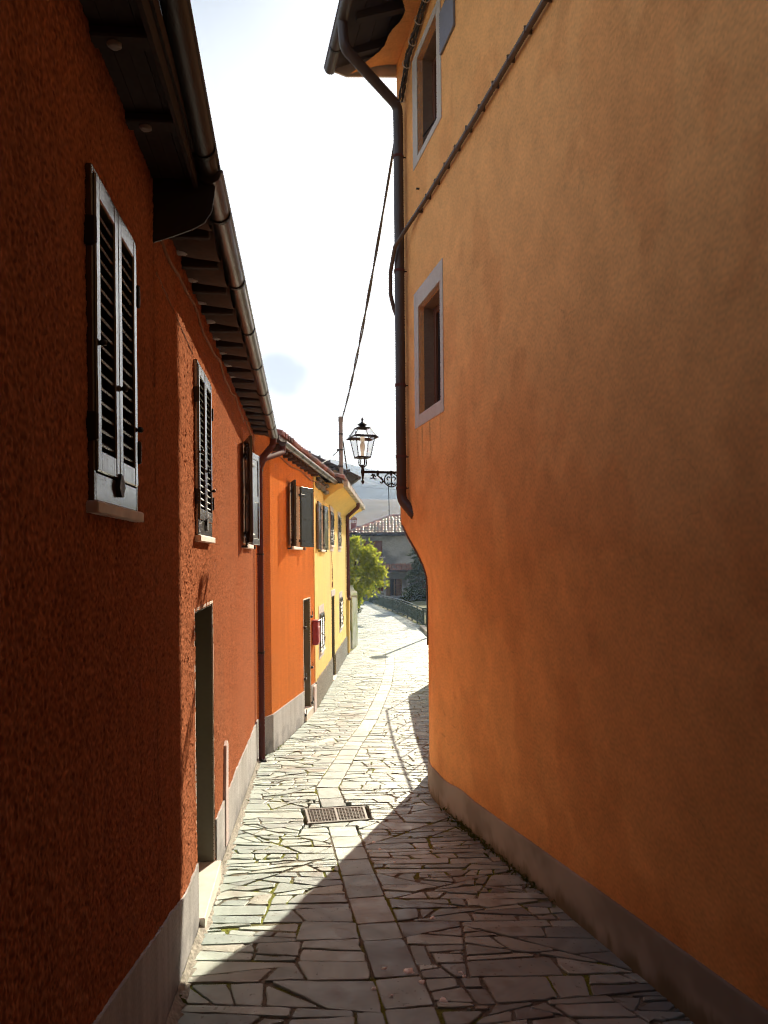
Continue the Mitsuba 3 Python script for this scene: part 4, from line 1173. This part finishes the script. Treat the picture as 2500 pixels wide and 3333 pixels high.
def hang(a, b, sag, n=40, wob=0.0, ph=0.0):
    t = np.linspace(0, 1, n)[:, None]
    p = np.array(a) * (1 - t) + np.array(b) * t
    p[:, 2] -= sag * 4 * (t * (1 - t))[:, 0]
    if wob:
        p[:, 0] += wob * np.sin(t[:, 0] * 26 + ph) * np.sin(math.pi * t[:, 0]); p[:, 2] += wob * np.cos(t[:, 0] * 26 + ph) * np.sin(math.pi * t[:, 0])
    return p


a = FR.P([(8.36, .06, 6.62)])[0]
cab = thing('overhead_cable', 'twisted cable hanging from the top of the brown downpipe to the grey post', 'cable')
for k in range(2):
    part(cab, 'strand', MB().tube(hang(a, (px + .03, py, 5.50), .30, 60, .014, k * math.pi), .0125, 6), 'm_cable', 60)
cb2 = thing('overhead_cable', 'thin cable slung from the grey post to the yellow roof', 'cable')
put(cb2, MB().tube(hang((px - .05, py, 4.72), (-1.55, 17.2, 4.03), .05, 16), .009, 6), 'm_cable', 60)
cb3 = thing('overhead_cable', 'black cable running down behind the grey post to the dark gutter of the grey house', 'cable')
put(cb3, MB().tube(hang((px + .05, py + .02, 4.95), (-.93, 21.5, 3.95), .06, 16), .016, 6), 'm_cable', 60)
cb4 = thing('eave_cable', 'cable clipped under the eave of the terracotta house', 'cable')
s_ = np.linspace(3.75, 10.3, 60)
z_ = 3.60 + .025 * np.sin(s_ * 4.2) + .012 * np.sin(s_ * 9.1)
pts = np.r_[np.c_[s_, np.full(60, .018), z_], [(10.38, .02, 3.45), (10.34, .02, 3.25), (10.42, .03, 3.10)]]
put(cb4, MB().tube(FA.P(pts), .010, 6), 'm_cable_rust', 60)
cb5 = thing('eave_cable', 'thin straight wire on the shaded wall leading to the second louvred window', 'cable')
put(cb5, MB().tube(FA.P([(3.72, .012, 3.385), (4.9, .014, 3.30)]), .0045, 6), 'm_cable_rust')
cb6 = thing('eave_cable', 'rust coloured cable under the eave of the orange house', 'cable')
s_ = np.linspace(.15, 6.0, 40)
put(cb6, MB().tube(FC.P(np.c_[s_, .016 + np.clip(s_ - 4.05, 0, 1) * .0 + .03 * (s_ > 4.05), 3.565 - .010 * s_ + .02 * np.sin(s_ * 3)]), .012, 6), 'm_cable_rust', 60)

# ------------------------------------------------------------------ low terrace wall with a rail behind the ochre house
tw = thing('terrace_wall', 'low rendered terrace wall with an iron handrail beyond the ochre house', 'wall')
ta, tb = (1.48, 10.9), (1.30, 19.3)
F = Frame(ta, np.array(tb) - np.array(ta), -1); L = math.dist(ta, tb)
part(tw, 'wall', MB().prism(F, [(0, -2), (L, -2), (L, .20), (0, .85)], -.2, 0), 'm_greywall')
part(tw, 'rail', MB().tube(F.P([(0, -.05, 1.27), (L, -.05, 1.06)]), .02, 8), 'm_iron', 50)
for k in range(8):
    q = (k + .1) / 7.2
    part(tw, 'post', MB().tube(F.P([(q * L, -.05, .80 - .65 * q), (q * L, -.05, 1.27 - .21 * q)]), .014, 8), 'm_iron', 50)
sl_ = thing('lamp_post', 'slim lamp post behind the terrace wall on the right', 'street lamp')
put(sl_, MB().tube([(2.32, 31.4, -1.3), (2.32, 31.4, 2.75)], .06, 10).lathe((2.32, 31.4, 2.75), [(.06, 0), (.30, .05), (.30, .13), (.10, .28), (.001, .32)], 10), 'm_fence', 30)

# ------------------------------------------------------------------ fence along the far side of the lane
fence = thing('railing', 'dark green metal railing curving along the right edge of the lane', 'railing')
fp = [(3.2, 33.2), (1.70, 34.0), (1.02, 41.8), (-.08, 49.5), (-.87, 56.8)]
for a, b in zip(fp, fp[1:]):
    F = Frame(a, np.array(b) - np.array(a)); L = math.dist(a, b)
    zf = lambda s: float(G(a[1] + (b[1] - a[1]) * s / L))
    for nm, z0, z1, w in (('top_rail', .80, .84, .028), ('rail', .70, .725, .018), ('rail', .10, .13, .018)):
        q = [F.P([(s, 0, zf(s) + (z0 + z1) / 2)])[0] for s in np.linspace(0, L, 9)]
        part(fence, nm, MB().tube(q, w, 8), 'm_fence', 50)
    n = max(2, int(L / 1.9))
    for k in range(n + 1):
        s = L * k / n
        part(fence, 'post', MB().box(F, s - .03, s + .03, -.03, .03, zf(s) - .2, zf(s) + .80, .005), 'm_fence')
    n = int(L / .105)
    for k in range(n):
        s = L * (k + .5) / n
        part(fence, 'baluster', MB().box(F, s - .022, s + .022, -.006, .006, zf(s) + .12, zf(s) + .71), 'm_fence')
kerb = thing('kerb_stone', 'dark kerb block at the foot of the railing', 'kerb')
put(kerb, MB().box(Frame((1.80, 29.6), (-.05, 1)), 0, 3.6, -.12, .12, -1.3, -.98, .02), 'm_oldwall')

# ------------------------------------------------------------------ stone house at the end of the lane
FS = Frame((-2.84, 66.0), (1, 0))
sh = thing('stone_house', 'old grey rendered house with a glinting tiled roof closing the end of the lane', 'house')
U = lambda u: (u - 1143) / 37.9
Vz = lambda v: 2 + (1812 - v) / 37.9
hs = dict(up=(U(1198), Vz(1811), U(1245), Vz(1761)), low=(U(1188), Vz(1924), U(1247), Vz(1878)), door=(U(1256), Vz(1940), U(1308), Vz(1885)), right=(U(1373), Vz(1925), U(1415), Vz(1886)))
mb = MB().prism(FS, sbox(-.2, -3, 10.5, 4.0).difference(unary_union([sbox(*hs[k]) for k in hs])), -.4, 0)
mb.box(FS, -.2, .2, -6, -.402, -3, 3.98).box(FS, 10.1, 10.5, -6, -.402, -3, 3.98).box(FS, .21, 10.09, -6, -5.7, -3, 3.98)
part(sh, 'wall', mb, 'm_oldwall')
ez, rz, dr0 = 3.92, 5.62, -3.2
sl_r = (rz - ez) / (.45 - dr0)
A_, B_, C_, D_ = (-.65, .45, ez), (10.9, .45, ez), (10.9, dr0, rz), (3.6, dr0, rz)
E_ = (-.65, -6.6, ez)
mb = MB().add(FS.P([A_, B_, C_, D_, E_]), [[0, 1, 2], [0, 2, 3], [0, 3, 4]]).add(FS.P([np.array(p) - [0, 0, .12] for p in (A_, B_, C_, D_, E_)]), [[0, 1, 2], [0, 2, 3], [0, 3, 4]])
mb.box(FS, -.65, 10.9, .44, .46, ez - .13, ez + .01).box(FS, -.66, -.64, -6.6, .439, ez - .13, ez + .01)
rf = part(sh, 'roof', mb, 'm_tile_dark')
for k in range(34):
    s = -.45 + .29 * k
    dlim = dr0 if s > 3.6 else .45 - (.45 - dr0) * (s + .65) / 4.25
    d = .50; j = 0
    while d - .5 > dlim - .2 and d - .15 > dlim:
        z_at = lambda q: ez + sl_r * (.45 - q)
        w = rng.normal(0, .02, 2)
        part(rf, 'tile', coppo(FS, s + w[0], d, z_at(d) + .105 + w[1] * .5, d - .56, z_at(d - .56) + .03, .135, .11, n=7), 'm_tile', 40)
        d -= .50
for p, q in ((A_, D_), (D_, C_)):
    P_, Q_ = FS.P([p])[0], FS.P([q])[0]; n = int(np.linalg.norm(Q_ - P_) / .45)
    for k in range(n):
        a_, b_ = P_ + (Q_ - P_) * k / n, P_ + (Q_ - P_) * (k + 1.15) / n
        part(rf, 'ridge_tile', MB().tube([a_ + [0, 0, .05], b_ + [0, 0, .07]], [.15, .13], 8), 'm_tile', 40)
part(rf, 'gutter', MB().tube(FS.P([(-.7, .52, ez - .06), (10.9, .52, ez - .06)]), .07, 8), 'm_iron', 50)
ch = part(sh, 'chimney', MB().box(FS, U(1140), U(1158.5), -2.6, -2.1, 3.4, 5.0, .01), 'm_chimney', label='red painted chimney stack with a tiled cap')
for k in range(4):
    part(ch, 'pier', MB().box(FS, U(1140) + .01 + k * .145, U(1140) + .06 + k * .145, -2.58, -2.12, 5.0, 5.32), 'm_chimney')
part(ch, 'cap', MB().prism(FS, [(U(1137), 5.32), (U(1162), 5.32), (U(1161), 5.45), (U(1150), 5.60), (U(1138), 5.48)], -2.75, -1.98), 'm_tile')
part(sh, 'antenna', MB().tube(FS.P([(U(1270), dr0, rz), (U(1268), dr0, rz + 2.9)]), .045, 6), 'm_iron')


def far_window(nm, h, leaves, sill=True):
    s0, z0, s1, z1 = h
    mb = MB().box(FS, s0 + .001, s1 - .001, -.3, -.28, z0, z1)
    w = part(sh, nm, mb, 'm_glasspane')
    for a, b in leaves:
        n = 4
        for k in range(n):
            q = a + (b - a) * k / n
            part(w, 'shutter_board', MB().box(FS, q + .008, q + (b - a) / n - .008, .01, .05, z0 - .02, z1 + .02, .006), 'm_redbrown')
    if sill: part(w, 'sill', MB().box(FS, s0 - .25, s1 + .25, -.1, .12, z0 - .10, z0 - .03, .01), 'm_pale')
    return w


far_window('window', hs['up'], [(U(1218), U(1245)), (U(1180), U(1198))])
w = far_window('window', hs['low'], [(U(1186), U(1203)), (U(1227), U(1247))])
part(w, 'frame', MB().box(FS, U(1203), U(1206), -.2, -.1, hs['low'][1], hs['low'][3]).box(FS, U(1213), U(1217), -.2, -.1, hs['low'][1], hs['low'][3]).box(FS, U(1224), U(1227), -.2, -.1, hs['low'][1], hs['low'][3]), 'm_woodgold')
far_window('window', hs['right'], [(U(1373), U(1390)), (U(1396), U(1415))], False)
z0, z1 = hs['door'][1], hs['door'][3]
dr2 = part(sh, 'door', MB().box(FS, hs['door'][0], hs['door'][2], -.35, -.33, z0, z1), 'm_dark')
part(dr2, 'frame', MB().box(FS, U(1282), U(1286), -.3, -.1, z0, z1).box(FS, U(1304), U(1308), -.3, -.1, z0, z1).box(FS, U(1257), U(1270), -.3, -.2, z0, z1), 'm_woodgold')
part(dr2, 'leaf', MB().box(FS, U(1289), U(1303), -.3, -.2, z0, z1), 'm_woodframe')
for k in range(5):
    zz = z0 + .12 + k * .26
    part(dr2, 'pane', MB().box(FS, U(1291.5), U(1300.5), -.198, -.17, zz, zz + .17, .02), 'm_woodgold')
por = part(sh, 'porch', MB().profile(FS, [(0, Vz(1838)), (0, Vz(1838) - .12), (1.5, Vz(1857) - .1), (1.5, Vz(1857))], U(1243), U(1345)), 'm_tile_dark')
for k in range(13):
    s = U(1244) + .21 * k
    part(por, 'tile', coppo(FS, s + .1, 1.56, Vz(1857) + .03, 0, Vz(1838) + .03, .10, .085, n=5), 'm_tile', 40)
for u in (1252, 1326):
    part(por, 'pillar', MB().box(FS, U(u) - .12, U(u) + .12, 1.1, 1.34, -2, Vz(1858) - .05, .01), 'm_oldwall')
part(sh, 'lantern', MB().box(FS, U(1328), U(1338), .05, .3, Vz(1910), Vz(1897), .02), 'm_iron')
part(sh, 'low_rail', MB().tube(FS.P([(U(1245), 3.2, Vz(1938)), (U(1400), 3.2, Vz(1938))]), .03, 6), 'm_iron')
tf = thing('terrace_step', 'grey masonry terrace in front of the stone house', 'terrace')
put(tf, MB().box(FS, U(1246), 10.5, .5, 3.1, -3, Vz(1941), .02), 'm_oldwall')
pc = thing('power_line', 'dark cable stretched between the red chimney and the stone house roof', 'cable')
put(pc, MB().tube(hang(FS.P([(U(1158), -2.3, 4.72)])[0], FS.P([(U(1240), -2.2, 5.1)])[0], .08, 14), .035, 6), 'm_cable', 60)
pc = thing('power_line', 'faint thin wire crossing the hillside above the stone house roof', 'cable')
put(pc, MB().tube(hang((-4.5, 80, 9.6), (8, 82, 9.1), .3, 20), .014, 5), 'm_cable', 60)

# ------------------------------------------------------------------ bins and pots at the far end
for x, y, w, h, lab in ((-.95, 57.6, .24, .95, 'dark green bin at the far end of the railing'), (-1.75, 59, .3, .75, 'dark bin against the foot of the stone house')):
    t = thing('wheeled_bin', lab, 'bin'); g = float(G(y))
    part(t, 'body', MB().prism(WORLD, [(x - w * .85, g + .05), (x + w * .85, g + .05), (x + w, g + h), (x - w, g + h)], y, y + .5), 'm_bin')
    part(t, 'lid', MB().box(WORLD, x - w - .03, x + w + .03, y - .05, y + .55, g + h + .003, g + h + .08, .02), 'm_bin')
    for q in (-1, 1):
        part(t, 'wheel', MB().tube([(x + q * w * .7, y + .42, g + .09), (x + q * w * .7 + .06, y + .42, g + .09)], .09, 10), 'm_iron')

# ------------------------------------------------------------------ plants
def leaves(mb, cen, size, n_rng, long=1.0, flat=0.0):
    """Many small leaf faces at the given centres, each turned its own way."""
    n = len(cen)
    a = n_rng.normal(0, 1, (n, 3)); a[:, 2] *= (1 - flat); a /= np.linalg.norm(a, axis=1, keepdims=True)
    b = n_rng.normal(0, 1, (n, 3)); b -= a * (a * b).sum(1, keepdims=True); b /= np.linalg.norm(b, axis=1, keepdims=True)
    s = size * n_rng.uniform(.6, 1.35, (n, 1))
    tip, tail, l, r = cen + a * s * long, cen - a * s * long, cen + b * s * .42, cen - b * s * .42
    v = np.stack([tail, r, tip, l], 1).reshape(-1, 3)
    i = np.arange(n) * 4
    uv = np.repeat(np.c_[n_rng.integers(0, 900, n) + .5, np.full(n, .5)], 4, 0)
    return mb.add(v, np.stack([i, i + 1, i + 2, i + 3], 1), uv)


def lump_points(lumps, n, r, shell=.45):
    out = []
    tot = sum(q[3] ** 2 for q in lumps)
    for x, y, z, R in lumps:
        m = int(n * R * R / tot)
        d = r.normal(0, 1, (m, 3)); d /= np.linalg.norm(d, axis=1, keepdims=True)
        rad = R * (1 - shell * r.random((m, 1)) ** 1.7)
        p = d * rad * [1, 1, .85]
        k = meshkit.noise((p + [x, y, z]) * 3.1, 5)
        out.append((p * (.86 + .3 * k[:, None]) + [x, y, z])[k > .30])
    return np.vstack(out)


r2 = np.random.default_rng(21)
tree = thing('leafy_tree', 'bushy yellow green tree overhanging the mossy garden wall', 'tree')
part(tree, 'trunk', MB().tube([(-1.9, 38.2, -1.3), (-1.85, 38.1, -.2), (-1.6, 38, .8), (-1.4, 38, 1.8)], [.14, .12, .10, .05], 8).tube([(-1.75, 38, .2), (-1.1, 37.8, .9), (-.6, 37.6, 1.1)], [.06, .045, .02], 6).tube([(-1.6, 38, .9), (-1.1, 38, 2.0), (-.9, 38, 2.6)], [.06, .04, .02], 6), 'm_bark', 50)
big = [(-1.9, 38, 2.25, .85), (-1.25, 37.9, 2.35, .72), (-.75, 37.8, 2.0, .55), (-1.7, 37.7, 1.3, .85), (-.95, 37.5, 1.35, .62), (-.5, 37.5, 1.15, .50), (-.28, 37.5, .85, .36), (-1.35, 37.3, .55, .62), (-1.75, 37.3, .0, .5), (-.85, 37.5, .5, .42)]
lumps = []
for x, y, z, R in big:                                    # sprays of foliage set about the larger masses
    for k in range(int(26 * R)):
        d = r2.normal(0, 1, 3); d /= np.linalg.norm(d)
        lumps.append((x + d[0] * R * .85, y + d[1] * R * .85, z + d[2] * R * .8, r2.uniform(.10, .34)))
cen = np.vstack([lump_points(lumps, 5200, r2, 1.0), lump_points(big, 2200, r2, .9)])
cen += r2.normal(0, .085, cen.shape)
cen = cen[meshkit.noise(cen * 2.3, 11) > .30]
part(tree, 'crown', leaves(MB(), cen, .105, r2), 'm_leaf', uv=True)
tw2 = thing('dark_bush', 'dark bush in the shade under the yellow green tree', 'shrub')
put(tw2, leaves(MB(), lump_points([(-2.2, 40, -.4, .7), (-1.8, 42, -.7, .6), (-2.6, 44, -.2, .9)], 3000, r2), .07, r2), 'm_shrub', uv=True)

cedar = thing('cedar_tree', 'dark conifer with drooping feathery branches half hidden behind the ochre corner', 'tree')
tx_, ty_ = 3.0, 50.0
part(cedar, 'trunk', MB().tube([(tx_, ty_, -1.6), (tx_, ty_, 1.5), (tx_ + .1, ty_, 4.2)], [.17, .13, .03], 8), 'm_bark', 50)
nd, limb = [], MB()
for k in range(46):
    z = -.2 + 3.9 * (k / 46); a = r2.uniform(0, 2 * math.pi) if k % 3 else math.pi + r2.normal(0, .5)
    Lb = (2.5 - .42 * (z + .2)) * r2.uniform(.65, 1.05)
    p0 = np.array([tx_, ty_, z]); d = np.array([math.cos(a), math.sin(a), 0])
    t_ = np.linspace(0, 1, 9)[:, None]
    pth = p0 + d * Lb * t_ + np.array([0, 0, 1.0]) * (.28 * t_ - .55 * t_ ** 2) * r2.uniform(.6, 1.3)
    limb.tube(pth, np.linspace(.035, .006, 9), 5)
    m = int(120 * Lb)
    q = r2.uniform(.22, 1.03, m) ** .8
    base = np.stack([np.interp(q, t_[:, 0], pth[:, j]) for j in range(3)], 1)
    w = .30 * (1.15 - q)[:, None] * Lb / 2 + .05
    nd.append(base + r2.normal(0, 1, (m, 3)) * np.c_[w, w, w * .35])
part(cedar, 'limbs', limb, 'm_bark', 50)
part(cedar, 'foliage', leaves(MB(), np.vstack(nd), .075, r2, 1.3, .7), 'm_needle', uv=True)

for bx_, by_, hs_, lab in ((4.3, 42.0, 1.0, 'thinly leaved tree standing behind the railing on the right'), (5.6, 57.0, 1.7, 'taller leafy tree beside the stone house, hidden by the ochre house')):
    bare = thing('roadside_tree', lab, 'tree')
    limb, nd = MB(), []
    limb.tube([(bx_, by_, -1.7), (bx_, by_ - .1, .6 * hs_), (bx_ + .05, by_, 2.0 * hs_)], [.15, .11, .07], 8)
    for k in range(int(26 * hs_)):
        a = r2.uniform(0, 6.28); L_ = r2.uniform(1.0, 2.0) * hs_ ** .5; z0 = r2.uniform(.4, 2.2) * hs_
        t_ = np.linspace(0, 1, 6)[:, None]
        pth = np.array([bx_, by_ - .1, z0]) + np.array([math.cos(a) * .75, math.sin(a) * .75, .75]) * L_ * t_ + .06 * r2.normal(0, 1, (6, 3)) * t_
        limb.tube(pth, np.linspace(.035, .006, 6), 5)
        m = 75; q = r2.uniform(.3, 1.05, m)
        nd.append(np.stack([np.interp(q, t_[:, 0], pth[:, j]) for j in range(3)], 1) + r2.normal(0, .22, (m, 3)))
    part(bare, 'limbs', limb, 'm_bark', 50)
    part(bare, 'crown', leaves(MB(), np.vstack(nd), .085, r2), 'm_leaf', uv=True)

for x, y, z, R, lab in ((2.15, 61.0, -1.35, .62, 'rounded dark hedge in front of the stone house terrace'), (3.0, 61.3, -1.25, .7, 'second dark hedge right of the rounded one'), (1.45, 57, -1.35, .5, 'low spiky shrub behind the railing')):
    t = thing('shrub', lab, 'shrub')
    part(t, 'stem', MB().tube([(x, y, -1.9), (x, y, z)], .05, 6), 'm_bark')
    part(t, 'foliage', leaves(MB(), lump_points([(x, y, z, R), (x + .3 * R, y - .2, z + .1, R * .8)], 1600, r2, .6), .06, r2, 1.2), 'm_shrub', uv=True)

# weeds along the foot of the walls and in the joints
wd, wuv = MB(), None
cen = []
for k in range(900):
    y = r2.uniform(2.6, 8.5); a = -(sC - y * 1.025) - .0
    p = lower_at(-.45, min(a, 0)); q = r2.exponential(.022)
    if meshkit.noise(np.array([[y * 1.6, 3.0, 0.0]]))[0] < r2.uniform(.25, .75): continue
    cen.append([p[0] - .028 - q, p[1], float(G(p[1])) + .012 + abs(r2.normal(0, .016))])
for k in range(420):
    y = r2.uniform(3.6, 14); x = np.interp(y, [p[1] for p in LEFT], [p[0] for p in LEFT])
    if meshkit.noise(np.array([[y * 1.9, 9.0, 0.0]]))[0] < r2.uniform(.35, .85): continue
    cen.append([x + .015 + r2.exponential(.015), y, float(G(y)) + .012 + abs(r2.normal(0, .010))])
labels['weeds'] = {'label': 'small weeds and moss along the foot of the walls', 'kind': 'stuff'}
scene['weeds'] = None
put('weeds', leaves(MB(), np.array(cen), .019, r2, 1.6), 'm_weed', uv=True)

# white droppings and petals on the stones
SPL = [(.116, 4.30, .021, 'largest round white splash, in the middle of a centre slab'), (-.02, 4.33, .010, 'white splash at the left edge of the centre slabs'),
       (.30, 5.05, .014, 'white splash farthest back among those right of the centre slabs'), (.185, 4.17, .013, 'white splash close to the right of the centre slabs'),
       (.405, 4.27, .010, 'white streak well to the right of the centre slabs'), (.285, 3.97, .019, 'long white splash nearest the camera on the right'),
       (-.075, 4.10, .009, 'tiny white spot left of the centre slabs in the foreground'), (.42, 4.23, .008, 'tiny white spot beside the streak farthest right'),
       (.02, 4.02, .008, 'tiny white spot on the nearest centre slab'), (-.115, 6.75, .016, 'white splash right at the edge of the sunlit patch'),
       (-.06, 6.55, .012, 'white splash just inside the shade edge below the grate'), (.06, 6.2, .010, 'small white splash between the shade edge and the ochre wall')]
for x, y, R, lab in SPL:
    R = R * 1.35
    t = thing('white_splash', lab, 'dropping', group='white droppings on the paving')
    g = np.linspace(0, 2 * math.pi, 14, endpoint=False); rr_ = R * (1 + r2.normal(0, .22, 14))
    z = float(G(y)) + .0135
    v = [[x + rr_[k] * math.cos(g[k]), y + rr_[k] * math.sin(g[k]) * 1.1, z - .006] for k in range(14)] + [[x + .7 * rr_[k] * math.cos(g[k]), y + .75 * rr_[k] * math.sin(g[k]), z + .001] for k in range(14)] + [[x, y, z + .0016]]
    i = np.arange(14); j = (i + 1) % 14
    put(t, MB().add(v, np.vstack([np.c_[i, j, 14 + j], np.c_[i, 14 + j, 14 + i], np.c_[14 + i, 14 + j, np.full(14, 28)]])), 'm_white', True)

# ------------------------------------------------------------------ air
scene['air'] = {'type': 'homogeneous', 'albedo': rgb((0.90, 0.95, 0.99)), 'sigma_t': rgb((0.00040 / S, 0.00053 / S, 0.00080 / S))}
labels['haze'] = {'label': 'pale haze filling the valley', 'kind': 'stuff'}
scene['haze'] = {'type': 'cube', 'to_world': T().translate([0, 0, 62 * S]).scale([1500 * S, 1500 * S, 70 * S]),
                 'bsdf': {'type': 'null'}, 'interior': {'type': 'ref', 'id': 'air'}}
scene['camera']['medium'] = {'type': 'ref', 'id': 'air'}
cam = scene.pop('camera'); scene['camera'] = cam
